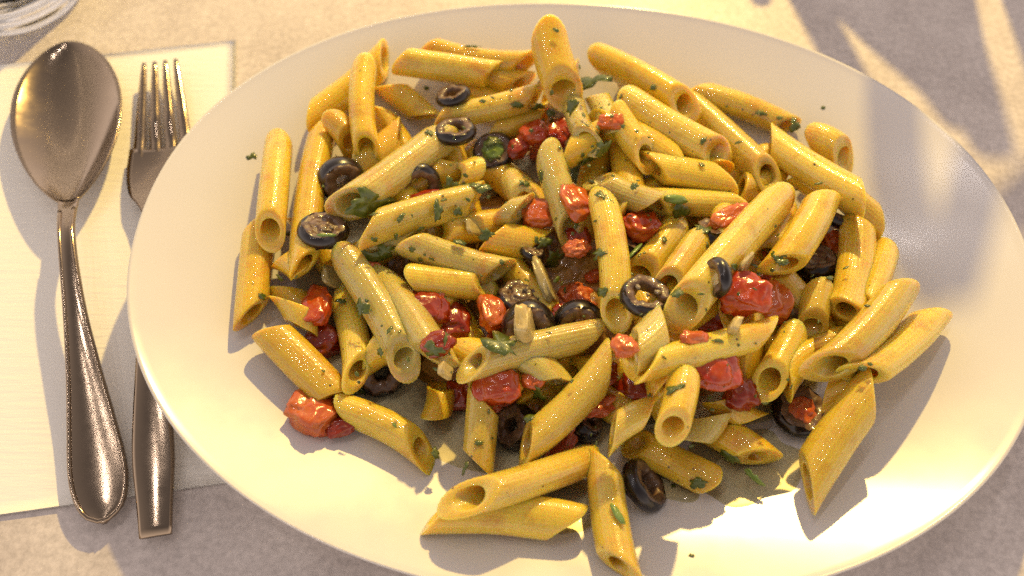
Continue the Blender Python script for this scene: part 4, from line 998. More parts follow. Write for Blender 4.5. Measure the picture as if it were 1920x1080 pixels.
    (87.3, -44.8, 40.7, -0.06, 0.11, 0.99, 1.0, 0.5, 111, 'bit', 'long glistening penne with gaping lower end at the pile edge'),
    (94.3, 12.0, 38.7, -0.27, 0.17, 0.95, 2.0, 1.2, 81, 'bit', 'fat glossy penne on top with green parsley smudge'),
    (21.8, -24.4, 27.3, 0.19, -0.13, 0.97, 1.0, 0.9, 163, 'bit', 'black olive buried under orange tomato pulp'),
    (102.6, -9.9, 31.3, -0.4, 0.38, 0.83, 1.7, 1.0, 23, 'bit', 'stout square-cut penne with bright glints beside an olive slice'),
    (91.6, -27.4, 29.6, -0.03, -0.04, 1.0, 1.5, 0.7, 62, 'bit', 'short penne with upright oval opening below an olive slice'),
    (103.4, -26.4, 38.1, -0.23, 0.42, 0.88, 1.7, 1.1, 147, 'bit', 'long glistening penne with gaping lower end at the pile edge'),
    (-62.3, -21.2, 23.2, -0.3, -0.83, 0.47, 0.9, 1.0, 42, 'bit', 'smooth bright red tomato skin piece with a single glint'),
    (-44.5, -46.0, 28.5, 0.41, -0.63, 0.66, 1.1, 1.1, 107, 'bit', 'penne with side-facing opening next to bright red tomato skin'),
    (6.6, -41.4, 31.3, 0.44, -0.88, 0.19, 0.6, 0.9, 150, 'bit', 'dull shaded penne with frilly open end under the cream chunk'),
    (28.9, -48.4, 18.7, -0.29, -0.17, 0.94, 1.9, 0.8, 168, 'bit', 'penne buried at the bottom of the pile, mostly covered by others'),
    (54.2, 39.9, 28.8, -0.65, -0.73, -0.21, 1.6, 0.6, 92, 'bit', 'long yellow penne with rounded open end next to wide open tube'),
    (23.6, 25.4, 32.5, -0.45, -0.39, 0.8, 0.8, 0.5, 28, 'bit', 'pale penne with a broad scooped open end beside parsley leaves'),
    (23.7, -64.6, 29.3, -0.64, -0.26, 0.72, 1.1, 0.8, 56, 'bit', 'curved short penne with pointed lip above an olive slice'),
    (-0.9, -48.8, 15.5, 0.25, -0.64, 0.72, 1.6, 0.6, 78, 'bit', 'orange tomato pulp crumb stuck to the red cube'),
    (-41.4, 57.5, 22.3, 0.53, 0.18, 0.83, 1.2, 0.9, 102, 'bit', 'penne buried at the bottom of the pile, mostly covered by others'),
    (58.3, -51.5, 38.7, 0.27, -0.96, 0.06, 1.7, 0.6, 86, 'bit', 'bright red tomato lump below shiny grooved penne'),
    (67.2, -37.2, 22.3, -0.67, -0.2, 0.72, 1.9, 0.9, 38, 'bit', 'penne buried at the bottom of the pile, mostly covered by others'),
    (-6.8, -54.5, 26.9, 0.38, -0.28, 0.88, 1.7, 0.8, 88, 'bit', 'yellow penne with dark fleck lying below the red tomato cube'),
    (31.0, 9.5, 36.1, 0.5, 0.02, 0.86, 1.9, 0.8, 59, 'bit', 'ridged penne lying on top of the middle with its lower end open'),
    (29.3, 25.6, 34.3, -0.13, 0.27, 0.95, 0.9, 0.7, 121, 'bit', 'pale penne with a broad scooped open end beside parsley leaves'),
    (62.8, -40.8, 43.0, 0.33, -0.49, 0.81, 0.9, 0.8, 24, 'bit', 'shiny grooved penne with orange tomato shred lying on it'),
    (13.6, 54.5, 37.5, -0.85, -0.34, 0.4, 2.4, 1.8, 10, 'bit', 'stubby brownish penne poking out from the far edge of the pile'),
    (31.9, 38.5, 31.0, 0.34, -0.88, 0.32, 2.8, 1.3, 148, 'bit', 'penne buried at the bottom of the pile, mostly covered by others'),
    (28.0, 32.0, 34.9, 0.32, -0.89, 0.32, 1.5, 1.2, 140, 'bit', 'pale penne with open end right beside the two red tomato dice'),
    (10.5, 55.4, 20.9, 0.22, -0.89, 0.39, 3.3, 1.4, 55, 'bit', 'yellow penne half buried behind the two red tomato dice'),
    (6.6, 46.6, 27.1, -0.19, -0.43, 0.88, 1.7, 1.7, 143, 'bit', 'red tomato dice next to the green-filled olive'),
    (13.9, 56.4, 20.8, 0.21, -0.92, 0.33, 2.2, 1.4, 78, 'bit', 'yellow penne half buried behind the two red tomato dice'),
    (30.6, 52.8, 31.3, -0.53, 0.12, 0.84, 1.5, 0.8, 126, 'bit', 'greenish yellow penne fragment behind a small orange tomato piece'),
    (15.6, 35.0, 32.3, 0.62, -0.02, 0.78, 1.4, 1.5, 165, 'bit', 'pale matte penne slanting between tomato dice, dark gap at its end'),
    (26.9, 66.2, 27.9, -0.61, 0.04, 0.79, 1.7, 1.9, 84, 'bit', 'greenish yellow penne fragment behind a small orange tomato piece'),
    (37.2, 55.6, 33.8, -0.59, -0.32, 0.74, 2.2, 1.0, 74, 'bit', 'long yellow penne with rounded open end next to wide open tube'),
    (40.7, 37.5, 37.9, -0.13, -0.01, 0.99, 1.3, 1.3, 161, 'bit', 'short penne whose wide round opening faces out of the pile'),
    (26.5, 31.9, 35.4, -0.03, -0.9, 0.43, 1.8, 0.8, 53, 'bit', 'pale penne with open end right beside the two red tomato dice'),
    (18.5, 28.7, 29.7, 0.82, 0.03, 0.57, 2.8, 1.0, 148, 'bit', 'pale matte penne slanting between tomato dice, dark gap at its end'),
    (26.2, 32.8, 36.6, -0.1, -0.71, 0.7, 1.5, 1.0, 11, 'bit', 'pale penne with open end right beside the two red tomato dice'),
    (36.6, 40.5, 36.9, -0.55, -0.22, 0.8, 1.6, 1.2, 161, 'bit', 'short penne whose wide round opening faces out of the pile'),
    (25.1, 27.0, 33.4, -0.26, 0.01, 0.97, 1.1, 1.5, 50, 'bit', 'pale penne with a broad scooped open end beside parsley leaves'),
    (24.8, 40.7, 36.9, -0.23, 0.2, 0.95, 2.6, 0.8, 122, 'bit', 'pale penne with open end right beside the two red tomato dice'),
    (37.9, 32.5, 29.0, -0.15, 0.29, 0.95, 1.1, 0.8, 94, 'bit', 'penne buried at the bottom of the pile, mostly covered by others'),
    (32.9, 43.6, 38.3, 0.05, 0.03, 1.0, 1.7, 1.3, 21, 'bit', 'small flat orange tomato piece near greenish penne fragment'),
    (28.1, 40.1, 36.6, 0.48, 0.21, 0.85, 1.6, 1.8, 29, 'bit', 'pale penne with open end right beside the two red tomato dice'),
    (23.4, 34.5, 29.7, 0.35, -0.82, 0.45, 1.3, 1.8, 159, 'bit', 'penne buried at the bottom of the pile, mostly covered by others'),
    (24.3, 57.9, 37.6, 0.92, 0.11, 0.37, 3.1, 2.0, 58, 'bit', 'stubby brownish penne poking out from the far edge of the pile'),
    (23.9, 45.8, 36.0, -0.2, 0.15, 0.97, 2.3, 1.1, 108, 'bit', 'pale penne with open end right beside the two red tomato dice'),
    (26.3, -6.8, 35.6, -0.67, -0.11, 0.73, 1.3, 0.8, 30, 'bit', 'ridged penne lying on top of the middle with its lower end open'),
    (17.4, -8.5, 14.5, -0.57, 0.29, 0.77, 2.9, 0.9, 79, 'bit', 'wet orange tomato pulp piece beside topmost ridged penne'),
    (26.0, 4.4, 35.7, -0.64, 0.05, 0.77, 1.4, 0.9, 177, 'bit', 'ridged penne lying on top of the middle with its lower end open'),
    (20.5, 8.3, 27.2, 0.17, -0.25, 0.95, 2.9, 1.1, 65, 'bit', 'pale matte penne slanting between tomato dice, dark gap at its end'),
    (-3.3, -5.1, 26.7, 0.23, -0.05, 0.97, 2.2, 1.6, 100, 'bit', 'pale greyish penne with tapered tip in the shaded middle'),
    (36.1, -12.7, 32.9, -0.28, -0.13, 0.95, 2.6, 0.9, 157, 'bit', 'broad smooth penne lying behind a notched olive ring'),
    (4.5, -10.0, 23.5, 0.34, 0.66, 0.67, 1.7, 2.0, 170, 'bit', 'olive ring speckled with pale crumbs touching orange tomato piece'),
    (3.4, -4.8, 19.5, -0.0, 0.12, 0.99, 3.0, 0.7, 8, 'bit', 'penne buried at the bottom of the pile, mostly covered by others'),
    (40.9, -4.8, 31.6, -0.11, 0.29, 0.95, 1.0, 0.9, 15, 'bit', 'broad smooth penne lying behind a notched olive ring'),
    (14.8, 4.3, 18.0, 0.54, -0.67, 0.51, 1.3, 0.9, 66, 'bit', 'broad yellow penne end beside a small brown cut olive piece'),
    (15.4, -10.3, 22.3, 0.85, -0.25, 0.46, 1.0, 1.6, 135, 'bit', 'translucent pale green onion piece beside crumb-speckled olive ring'),
    (6.0, -3.4, 18.4, 0.5, 0.39, 0.77, 1.3, 1.1, 136, 'bit', 'penne buried at the bottom of the pile, mostly covered by others'),
    (7.8, 5.6, 22.4, 0.34, -0.36, 0.87, 2.5, 1.5, 85, 'bit', 'broad yellow penne end beside a small brown cut olive piece'),
    (13.9, -9.9, 24.2, 0.58, -0.18, 0.8, 2.8, 1.4, 40, 'bit', 'translucent pale green onion piece beside crumb-speckled olive ring'),
    (30.8, -17.3, 36.8, 0.19, 0.1, 0.98, 2.3, 1.9, 164, 'bit', 'ridged penne lying on top of the middle with its lower end open'),
    (-20.1, 30.0, 29.6, -0.13, 0.48, 0.87, 1.1, 1.3, 31, 'bit', 'bright yellow penne stub between olives and parsley'),
    (-8.2, 33.4, 15.3, -0.61, -0.61, 0.5, 1.2, 0.9, 119, 'bit', 'penne buried at the bottom of the pile, mostly covered by others'),
    (-21.7, 13.5, 33.8, 0.25, 0.09, 0.96, 2.7, 1.0, 37, 'bit', 'pointed shiny penne sprinkled with parsley crumbs'),
    (-16.1, 24.5, 26.9, 0.53, -0.78, 0.33, 2.5, 2.0, 146, 'bit', 'bright yellow penne stub between olives and parsley'),
    (-2.4, 28.3, 22.6, -0.69, -0.21, 0.7, 2.9, 1.6, 117, 'bit', 'pale greyish penne stub near the olive with green filling'),
    (-15.5, 26.7, 28.9, 0.39, -0.48, 0.78, 1.2, 2.0, 52, 'bit', 'bright yellow penne stub between olives and parsley'),
    (-7.8, 17.7, 29.4, 0.47, -0.44, 0.76, 1.1, 1.6, 126, 'bit', 'pointed shiny penne sprinkled with parsley crumbs'),
    (-0.9, 23.7, 22.4, -0.82, -0.34, 0.46, 2.5, 1.8, 68, 'bit', 'pale greyish penne stub near the olive with green filling'),
    (-8.8, 20.0, 30.4, 0.26, 0.02, 0.97, 1.6, 2.1, 50, 'bit', 'pointed shiny penne sprinkled with parsley crumbs'),
    (4.6, 29.2, 23.3, 0.53, 0.44, 0.73, 2.8, 1.2, 6, 'bit', 'pale greyish penne stub near the olive with green filling'),
    (-25.1, -4.9, 29.0, -0.03, -0.92, 0.39, 2.5, 1.0, 147, 'bit', 'pale greyish penne with tapered tip in the shaded middle'),
    (-35.8, 0.6, 33.1, -0.57, -0.2, 0.8, 2.5, 1.6, 99, 'bit', 'pale greyish penne with tapered tip in the shaded middle'),
    (-42.3, -2.4, 36.5, 0.52, -0.77, 0.37, 2.3, 1.7, 139, 'bit', 'pointed shiny penne sprinkled with parsley crumbs'),
    (-42.5, 5.0, 38.5, -0.08, 0.42, 0.9, 2.8, 1.7, 27, 'bit', 'pointed shiny penne sprinkled with parsley crumbs'),
    (-28.9, 4.3, 32.0, 0.44, -0.88, 0.19, 2.7, 1.4, 18, 'bit', 'pointed shiny penne sprinkled with parsley crumbs'),
    (-31.1, -3.0, 31.4, -0.12, -0.8, 0.58, 1.9, 1.8, 26, 'bit', 'pale greyish penne with tapered tip in the shaded middle'),
    (-37.8, 15.3, 27.7, -0.65, -0.61, 0.46, 2.1, 0.9, 163, 'bit', 'penne buried at the bottom of the pile, mostly covered by others'),
    (-28.6, -4.6, 28.0, -0.25, -0.97, 0.07, 1.8, 1.5, 12, 'bit', 'pale greyish penne with tapered tip in the shaded middle'),
    (-32.6, 12.2, 34.4, -0.28, 0.7, 0.66, 2.2, 1.4, 9, 'bit', 'pointed shiny penne sprinkled with parsley crumbs'),
    (-35.0, 4.1, 36.9, 0.32, -0.35, 0.88, 1.4, 1.0, 46, 'bit', 'pointed shiny penne sprinkled with parsley crumbs'),
    (52.4, -28.4, 49.4, 0.39, 0.04, 0.92, 2.4, 0.7, 9, 'bit', 'long topmost penne with open end beside big tomato chunks'),
    (57.7, -26.9, 49.1, -0.06, -0.99, 0.12, 1.3, 0.9, 133, 'bit', 'thin olive sliver standing on edge against big tomato chunk'),
    (48.0, -5.8, 27.7, 0.83, -0.42, 0.37, 3.0, 1.2, 12, 'bit', 'broad smooth penne lying behind a notched olive ring'),
    (74.2, -13.9, 34.1, 0.33, -0.4, 0.86, 2.4, 1.1, 66, 'bit', 'penne buried at the bottom of the pile, mostly covered by others'),
    (59.1, -5.9, 37.7, 0.64, -0.22, 0.74, 2.7, 1.4, 124, 'bit', 'penne half covered by the long topmost penne'),
    (58.7, -26.4, 45.1, 0.71, -0.58, 0.4, 2.0, 0.8, 152, 'bit', 'long topmost penne with open end beside big tomato chunks'),
    (77.2, -14.9, 39.2, -0.52, -0.42, 0.74, 1.3, 1.4, 42, 'bit', 'fat glossy penne on top with green parsley smudge'),
    (51.6, -7.3, 39.4, -0.35, 0.38, 0.86, 1.7, 1.8, 1, 'bit', 'penne half covered by the long topmost penne'),
    (48.7, -11.1, 40.3, -0.36, 0.46, 0.81, 1.7, 1.0, 29, 'bit', 'penne half covered by the long topmost penne'),
]
# oil: centre (mm), half sizes (mm), seed, label
PUDDLES = [
    (13.9, -77.3, 11.6, 10.0, 1, 'yellow oil pooling round the crossing penne near the plate rim'),
    (67.2, -65.5, 17.4, 12.8, 3, 'amber oil pool round the oil-soaked penne on the plate'),
    (21.0, -7.4, 87.6, 58.4, 4, 'thin oily film spread round the foot of the heap'),
    (47.0, -70.3, 9.4, 6.7, 5, 'oil film between olive slice and amber penne'),
]
SAUCE = (21.2, -2.4, 70.7, 44.6)
CASTER_BARS = {   # bar paths traced back from the wanted shadow, (x, z) in mm on the upright plane, and bar radius
    'A': ([(121.9, 58.0), (135.6, 114.7), (134.6, 168.7), (139.3, 187.3)], (6.5, 6)),
    'B': ([(139.3, 187.3), (161.0, 158.7), (178.6, 145.2), (201.6, 127.6)], (6, 6)),
    'C': ([(177.0, 64.1), (172.6, 95.5), (171.4, 118.6), (170.6, 135.2)], (12, 6)),
    'D': ([(143.2, 64.1), (154.4, 90.8), (162.7, 110.7), (164.2, 125.9)], (17, 5)),
    'E': ([(207.3, 58.0), (200.1, 90.8), (193.8, 114.7)], (9, 4)),
}

# ------------------------------------------------------------------ sauce lying on the plate
def puddle(name, cx, cy, rx, ry, seed, label):
    n, rings = 64, 7
    verts, faces = [(cx, cy, plate_z(cx, cy) + 0.0008)], []
    for k in range(1, rings + 1):
        t = k / rings
        for j in range(n):
            a = 2 * PI * j / n
            w_ = 1 + 0.30 * noise.noise(Vector((math.cos(a) * 1.6 + seed, math.sin(a) * 1.6, seed * 2.0))) 
            x, y = cx + rx * w_ * t * math.cos(a), cy + ry * w_ * t * math.sin(a)
            verts.append((x, y, plate_z(x, y) + 0.00015 + 0.00065 * (1 - t ** 4)))
    for j in range(n):
        faces.append((0, 1 + j, 1 + (j + 1) % n))
    faces += grid_faces(rings, n, 1, flip=True, wrap=True)
    o = link_mesh(name, verts, faces, M['oil'])
    tag(o, label, 'sauce', kind='stuff')
for q in PUDDLES:
    puddle('oil_puddle', q[0] / 1000, q[1] / 1000, q[2] / 1000, q[3] / 1000, q[4], q[5])

def sauce_mound():
    n, rings = 96, 26
    cx, cy, rx, ry = SAUCE[0] / 1000, SAUCE[1] / 1000, SAUCE[2] / 1000, SAUCE[3] / 1000
    verts, faces = [], []
    for k in range(rings + 1):
        t = k / rings
        for j in range(n):
            a = 2 * PI * j / n
            w_ = 1 + 0.22 * noise.noise(Vector((math.cos(a) * 1.7, math.sin(a) * 1.7, 4.0))) + 0.10 * noise.noise(Vector((math.cos(a) * 5, math.sin(a) * 5, 8.0)))
            x, y = cx + rx * w_ * t * math.cos(a), cy + ry * w_ * t * math.sin(a)
            lump = 0.5 + 0.5 * noise.noise(Vector((x * 90, y * 90, 1.0))) + 0.25 * noise.noise(Vector((x * 260, y * 260, 5.0)))
            verts.append((x, y, plate_z(x, y) + 0.0002 + 0.0075 * lump * (1 - t ** 3)))
    faces = grid_faces(rings + 1, n, 0, flip=True, wrap=True)
    o = link_mesh('pooled_sauce', verts, faces, M['sauce'])
    fix_normals(o)
    tag(o, 'thick amber sauce pooled beneath the heap of penne', 'sauce', kind='stuff')
sauce_mound()

# ------------------------------------------------------------------ penne
def penne_mesh(L, r, alpha, seed):
    rnd = random.Random(seed)
    NR = rnd.choice((24, 26, 28))
    N = NR * 4
    ta = math.tan(R(alpha)) * rnd.uniform(0.9, 1.1)
    ta2 = math.tan(R(alpha)) * rnd.uniform(0.85, 1.12)
    lim = (L * 0.80) / (2 * r)
    ta, ta2 = min(ta, lim), min(ta2, lim)
    wall = 0.0019 * r / 0.0054
    bend = rnd.uniform(-0.0030, 0.0030)
    bdir = rnd.uniform(0, 2 * PI)
    flat = rnd.uniform(-0.14, 0.12)
    sq = rnd.uniform(0.0, 2 * PI)
    amp = rnd.uniform(0.000025, 0.00006)
    flare = rnd.uniform(-0.06, 0.02)
    squash = rnd.uniform(0.55, 0.95)
    po = Vector((seed * 3.7, seed * 1.3, 0))
    def pos(a, t, rad, ridge):
        rr = rad + (amp * math.cos(NR * a) if ridge else 0)
        y, z = rr * math.cos(a), rr * math.sin(a)
        if not ridge:
            z *= squash if abs(z) > 0 else 1
        xe = L / 2 - (z + r) * ta
        xs = -L / 2 + (r - z) * ta2
        x = xs + (xe - xs) * t
        e = (2 * x / L)
        k = 1 + flare * abs(e) ** 4 + 0.035 * noise.noise(Vector((x * 90, math.cos(a) * 0.9, math.sin(a) * 0.9)) + po)
        s = 1 + flat * math.cos(2 * (a - sq))
        y, z = y * k * s, z * k * s
        off = bend * (1 - e * e)
        return (x, y + off * math.cos(bdir), z + off * math.sin(bdir))
    verts = []
    rings = 0
    TS = [0, 0.006, 0.05] + [0.05 + 0.9 * k / 11 for k in range(1, 11)] + [0.95, 0.994, 1]
    for t in TS:
        shrink = 0.00022 if t in (0, 1) else 0.0
        for j in range(N):
            verts.append(pos(2 * PI * j / N, t, r - shrink, True))
        rings += 1
    for t in (1, 0.993, 0.9, 0.75, 0.5, 0.25, 0.1, 0.007, 0):
        shrink = -0.0002 if t in (0, 1) else 0.0
        for j in range(N):
            verts.append(pos(2 * PI * j / N, t, r - wall - shrink, False))
        rings += 1
    faces = grid_faces(rings, N, flip=False, wrap=True)
    # close the loop: last inner ring back to first outer ring
    last = (rings - 1) * N
    for j in range(N):
        faces.append((last + j, last + (j + 1) % N, (j + 1) % N, j))
    return verts, faces

def penne_tone(label):
    words = label.replace(',', ' ').split()
    if any(k in words for k in ('pale', 'dull', 'greyish', 'dim', 'shaded', 'greenish', 'squashed', 'matte')): return 1.0
    if any(k in words for k in ('golden', 'amber', 'brownish', 'oily', 'oil-soaked', 'brown', 'outermost', 'buried')): return 0.0
    return random.Random(label).uniform(0.3, 0.7)

for i, (ax, ay, az, bx_, by, bz, r, roll, alpha, label) in enumerate(PENNE):
    A, B = Vector((ax, ay, az)) / 1000, Vector((bx_, by, bz)) / 1000
    t = (B - A)
    L = t.length
    t.normalize()
    up0 = Vector((0, 0, 1))
    upv = (up0 - t * up0.dot(t)).normalized()
    side = t.cross(upv)
    f = R(roll)
    u = upv * math.cos(f) + side * math.sin(f)
    yv = u.cross(t)
    v, fc = penne_mesh(L, r / 1000, alpha, i + 1)
    o = link_mesh('penne', v, fc, M['penne'])
    mx = Matrix((t, yv, u)).transposed().to_4x4()
    mx.translation = (A + B) / 2
    o.matrix_world = mx
    o['tone'] = penne_tone(label)
    tag(o, label, 'pasta', 'penne heaped on the plate')

# ------------------------------------------------------------------ olive slices
def blob(rx, ry, rz, seed, amp=0.18, freq=1.6, power=0.75, nu=22, nv=30):
    verts, faces = [], []
    def sp(c, p):
        return math.copysign(abs(c) ** p, c)
    for i in range(nu + 1):
        ph = -PI / 2 + PI * i / nu
        for j in range(nv):
            th = 2 * PI * j / nv
            d = Vector((sp(math.cos(ph), power) * sp(math.cos(th), power), sp(math.cos(ph), power) * sp(math.sin(th), power), sp(math.sin(ph), power)))
            q = Vector((math.cos(ph) * math.cos(th), math.cos(ph) * math.sin(th), math.sin(ph)))
            k = 1 + amp * noise.noise(q * freq + Vector((seed * 5.1, seed, 0))) + amp * 0.45 * noise.noise(q * freq * 3 + Vector((seed, seed * 3.3, 2)))
            verts.append((d.x * rx * k, d.y * ry * k, d.z * rz * k))
    faces = grid_faces(nu + 1, nv, wrap=True)
    return verts, faces

def lean_matrix(x, y, z, az, tilt, spin=0.0):
    ax = Vector((math.sin(R(az)), -math.cos(R(az)), 0)) * -1
    m = Matrix.Rotation(R(tilt), 4, ax) @ Matrix.Rotation(spin, 4, 'Z')
    m.translation = (x / 1000, y / 1000, z / 1000)
    return m

def build_olive(i, x, y, z, az, tilt, style, Rm, label):
    rnd = random.Random(i * 7 + 3)
    Ro = Rm / 1000
    th = Ro * (0.58 if style == 'tall' else 0.30)
    Rh = Ro * (0.30 if style == 'tall' else 0.48)
    n = 48
    gap = R(26) if style == 'notch' else 0.0
    prof = []
    for k in range(9):                                # rounded skin side
        q = -1 + 2 * k / 8
        prof.append((Ro * (1 - 0.16 * q * q * (1 if style != 'tall' else 1.7)), q * th * 0.94))
    skin_n = len(prof)
    prof += [(Ro * 0.80, th), (Ro * 0.66, th * 0.99), (Rh * 1.12, th * 0.94), (Rh, th * 0.75), (Rh * 0.95, 0), (Rh, -th * 0.75), (Rh * 1.12, -th * 0.94), (Ro * 0.66, -th), (Ro * 0.80, -th)]
    verts = []
    m = len(prof)
    cnt = n + 1 if gap else n
    for j in range(cnt):
        a = gap / 2 + (2 * PI - gap) * j / n
        w1 = 1 + 0.05 * noise.noise(Vector((math.cos(a) * 1.2, math.sin(a) * 1.2, i * 3.1)))
        for k, (r_, z_) in enumerate(prof):
            wob = 1 + (0.22 * noise.noise(Vector((math.cos(a) * 2.2, math.sin(a) * 2.2, i * 1.7 + k * 0.12))) if k >= skin_n else 0)
            zz = z_ + (0.10 * Ro * noise.noise(Vector((math.cos(a) * 2, math.sin(a) * 2, i + 9.0 + k * 0.1))) if k >= skin_n else 0)
            verts.append((r_ * wob * w1 * math.cos(a), r_ * wob * w1 * math.sin(a) * 0.95, zz))
    faces, mi = [], []
    for j in range(n):
        j2 = (j + 1) % cnt
        for k in range(m):
            k2 = (k + 1) % m
            faces.append((j * m + k, j2 * m + k, j2 * m + k2, j * m + k2))
            mi.append(0 if k < skin_n - 1 or k == skin_n - 1 or k == m - 1 else 1)
    if gap:
        faces.append(tuple(range(m))); mi.append(1)
        faces.append(tuple(range(n * m + m - 1, n * m - 1, -1))); mi.append(1)
    o = link_mesh('olive_slice', verts, faces, [M['skin'], M['flesh']], mi=mi)
    fix_normals(o)
    o.matrix_world = lean_matrix(x, y, z, az, tilt, rnd.uniform(0, 6.28))
    tag(o, label, 'olive', 'black olive slices in the pasta')
    if style in ('flesh', 'herb', 'tomato'):
        fm = {'flesh': M['flesh'], 'herb': M['stem'], 'tomato': M['p']}[style]
        v, f = blob(Ro * 0.62, Ro * 0.58, th * 0.75, i + 0.3, 0.35, 2.6, 0.9)
        fo = link_mesh('filling', v, f, fm, o)
        fo.location = (0, 0, th * 0.30)
    if style in ('flesh', 'notch', 'herb'):
        for k in range(5):
            a, rr = rnd.uniform(0, 6.28), rnd.uniform(0.1, 0.62) * Ro
            v, f = blob(Ro * rnd.uniform(0.07, 0.16), Ro * rnd.uniform(0.05, 0.12), Ro * 0.07, k + i, 0.3, 2, 0.9, 8, 10)
            c = link_mesh('crumb', v, f, M['pale' if style != 'herb' else 'parsley'], o)
            c.location = (rr * math.cos(a), rr * math.sin(a), th * (0.98 if rr > 0.4 * Ro else 0.95))
            c.rotation_euler = (0, 0, rnd.uniform(0, 3))
for i, q in enumerate(OLIVES):
    build_olive(i, *q)

# ------------------------------------------------------------------ tomato and other vegetables
for i, (x, y, z, w_, d_, rot, look, label) in enumerate(TOMATOES):
    h_ = min(w_, d_) * 0.66
    pulp = look == 'p'
    v, f = blob(w_ / 2000, d_ / 2000, h_ / 2000, i + 0.7, 0.42 if pulp else 0.32, 2.6 if pulp else 1.5, 0.9 if pulp else 0.74, 26, 36)
    o = link_mesh('tomato_piece', v, f, M[look])
    rnd = random.Random(i + 50)
    o.rotation_euler = (R(rnd.uniform(-18, 18)), R(rnd.uniform(-18, 18)), R(rot))
    o.location = (x / 1000, y / 1000, z / 1000)
    tag(o, label, 'tomato', 'diced tomato pieces in the pasta')
for i, (x, y, z, w_, d_, rot, look, label) in enumerate(CHUNKS):
    v, f = blob(w_ / 2000, d_ / 2000, min(w_, d_) / 2000 * (0.5 if look == 'cream' else 0.28), i + 20.7, 0.22, 1.7, 0.5, 22, 32)
    o = link_mesh('vegetable_chunk' if look == 'cream' else 'onion_piece', v, f, M[look])
    o.rotation_euler = (R(12), R(-10 + 7 * i), R(rot))
    o.location = (x / 1000, y / 1000, z / 1000)
    tag(o, label, 'vegetable' if look == 'cream' else 'onion', 'pale vegetable pieces in the pasta')

# ------------------------------------------------------------------ chopped parsley
def leaf_outline(kind, rnd):
    pts = []
    n = 22
    for k in range(n):
        a = 2 * PI * k / n
        if kind == 'leaf':
            q = 0.78 + 0.16 * math.cos(3 * a + 0.4 + rnd.uniform(-0.2, 0.2)) + rnd.uniform(-0.17, 0.13)
            if rnd.random() < 0.12: q *= 0.6
        elif kind == 'stem':
            q = 0.95 + rnd.uniform(-0.05, 0.05)
        else:
            q = 0.85 + rnd.uniform(-0.28, 0.2)
        pts.append((q * math.cos(a), q * math.sin(a)))
    return pts

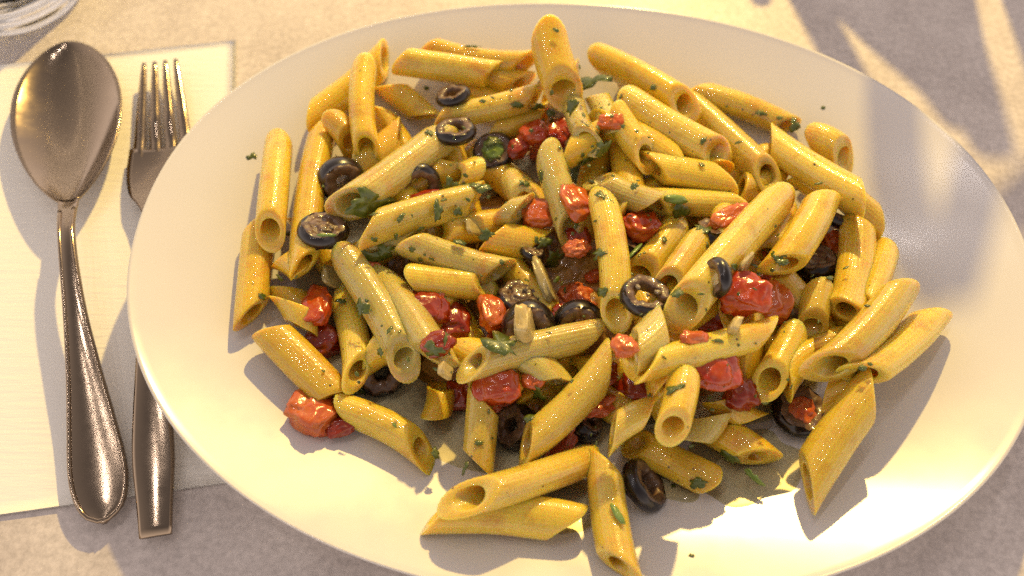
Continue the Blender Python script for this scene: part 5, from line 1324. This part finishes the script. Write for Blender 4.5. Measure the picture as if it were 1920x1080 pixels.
for i, (x, y, z, nx, ny, nz, w_, d_, rot, kind, host) in enumerate(PARSLEY):
    rnd = random.Random(i * 13 + 5)
    k_ = 1350 if kind == 'leaf' else 1650
    w_, d_ = w_ / k_, d_ / k_
    pl = leaf_outline(kind, rnd)
    sag = rnd.uniform(0.10, 0.30) * min(w_, d_)
    th = 0.00022 if kind != 'stem' else min(w_, d_) * 0.8
    verts = []
    for side in (1, -1):
        verts.append((0, 0, sag * 0.4 + side * th / 2))
        for ring in (0.55, 1.0):
            for (px, py) in pl:
                c = noise.noise(Vector((px * 2.1, py * 2.1, i * 2.3)))
                zz = sag * 0.4 - sag * (px * px + py * py) * ring * ring * 0.9 + c * ring * min(w_, d_) * 0.45
                k = side * th / 2 * (1.0 if ring < 1 else 0.5)
                verts.append((px * ring * w_, py * ring * d_, zz + k))
    n = len(pl)
    faces = []
    for s, off in ((0, 0), (1, 1 + 2 * n)):
        for j in range(n):
            a, b = off + 1 + j, off + 1 + (j + 1) % n
            tri = (off, a, b)
            quad = (a, a + n, b + n, b)
            faces.append(tri if s == 0 else tri[::-1])
            faces.append(quad if s == 0 else quad[::-1])
    for j in range(n):
        a, b = 1 + n + j, 1 + n + (j + 1) % n
        o2 = 1 + 2 * n
        faces.append((a, a + o2, b + o2, b))
    mk = M['stem'] if kind in ('stem', 'curl', 'onionbit') else M['parsley']
    name = 'herb_thread' if kind in ('curl', 'onionbit') else 'chopped_parsley'
    o = link_mesh(name, verts, faces, mk)
    nrm = Vector((nx, ny, nz)).normalized()
    ex = Vector((1, 0, 0)); ex = (ex - nrm * ex.dot(nrm)).normalized()
    ey = nrm.cross(ex)
    mx = Matrix((ex, ey, nrm)).transposed().to_4x4() @ Matrix.Rotation(R(rot), 4, 'Z')
    mx.translation = Vector((x, y, z)) / 1000 + nrm * 0.0004
    o.matrix_world = mx
    big = max(w_, d_) > 0.0022
    what = {'stem': 'green parsley stem piece', 'curl': 'curled pale herb thread', 'onionbit': 'pale green herb bit'}.get(kind, 'dark green parsley leaf' if big else 'tiny parsley fleck')
    if host == 'plate':
        label = what + ' lying on the bare white plate'
    else:
        label = what + ' on ' + host
    tag(o, ' '.join(label.split()[:16]), 'herb', 'chopped parsley scattered over the pasta')

# ------------------------------------------------------------------ made-up bars beyond the frame, shaped to cast the shadow on plate and table
def build_shadow_caster():
    root = empty('shadow_caster_stand', (0.14, 0.21, 0))
    tag(root, 'added stand of black bars out of frame, shaped to shade plate and table', 'stand')
    for key, (pts, rad) in CASTER_BARS.items():
        ctl = [Vector((x / 1000 - 0.14, 0, z / 1000)) for x, z in pts]
        xs = [k / (len(ctl) - 1) for k in range(len(ctl))]
        path = [Vector((interp(xs, [c.x for c in ctl], t / 24), 0, interp(xs, [c.z for c in ctl], t / 24))) for t in range(25)]
        v, f = [], []
        n = 10
        for i, p in enumerate(path):
            d = (path[min(i + 1, 24)] - path[max(i - 1, 0)]).normalized()
            s = d.cross(Vector((0, 1, 0)))
            for k in range(n):
                a = 2 * PI * k / n
                v.append(p + s * ((rad[0] + (rad[1] - rad[0]) * i / 24) / 1000 * math.cos(a)) + Vector((0, 0.003 * math.sin(a), 0)))
        f = grid_faces(25, n, wrap=True) + [tuple(range(n)), tuple(range(25 * n - 1, 24 * n - 1, -1))]
        fix_normals(link_mesh('bar', v, f, M['iron'], root))
    # foot bar and uprights
    for x0, z0, x1, z1 in ((-0.05, 0.004, 0.09, 0.004), (-0.03, 0.004, -0.03, 0.075), (0.02, 0.004, 0.02, 0.085), (0.07, 0.004, 0.07, 0.095)):
        v, f = tube_path([Vector((x0 + (x1 - x0) * t / 6, 0, z0 + (z1 - z0) * t / 6 + 1e-6 * t)) for t in range(7)], 0.004, 10)
        fix_normals(link_mesh('upright' if x0 == x1 else 'foot', v, f, M['iron'], root))
build_shadow_caster()
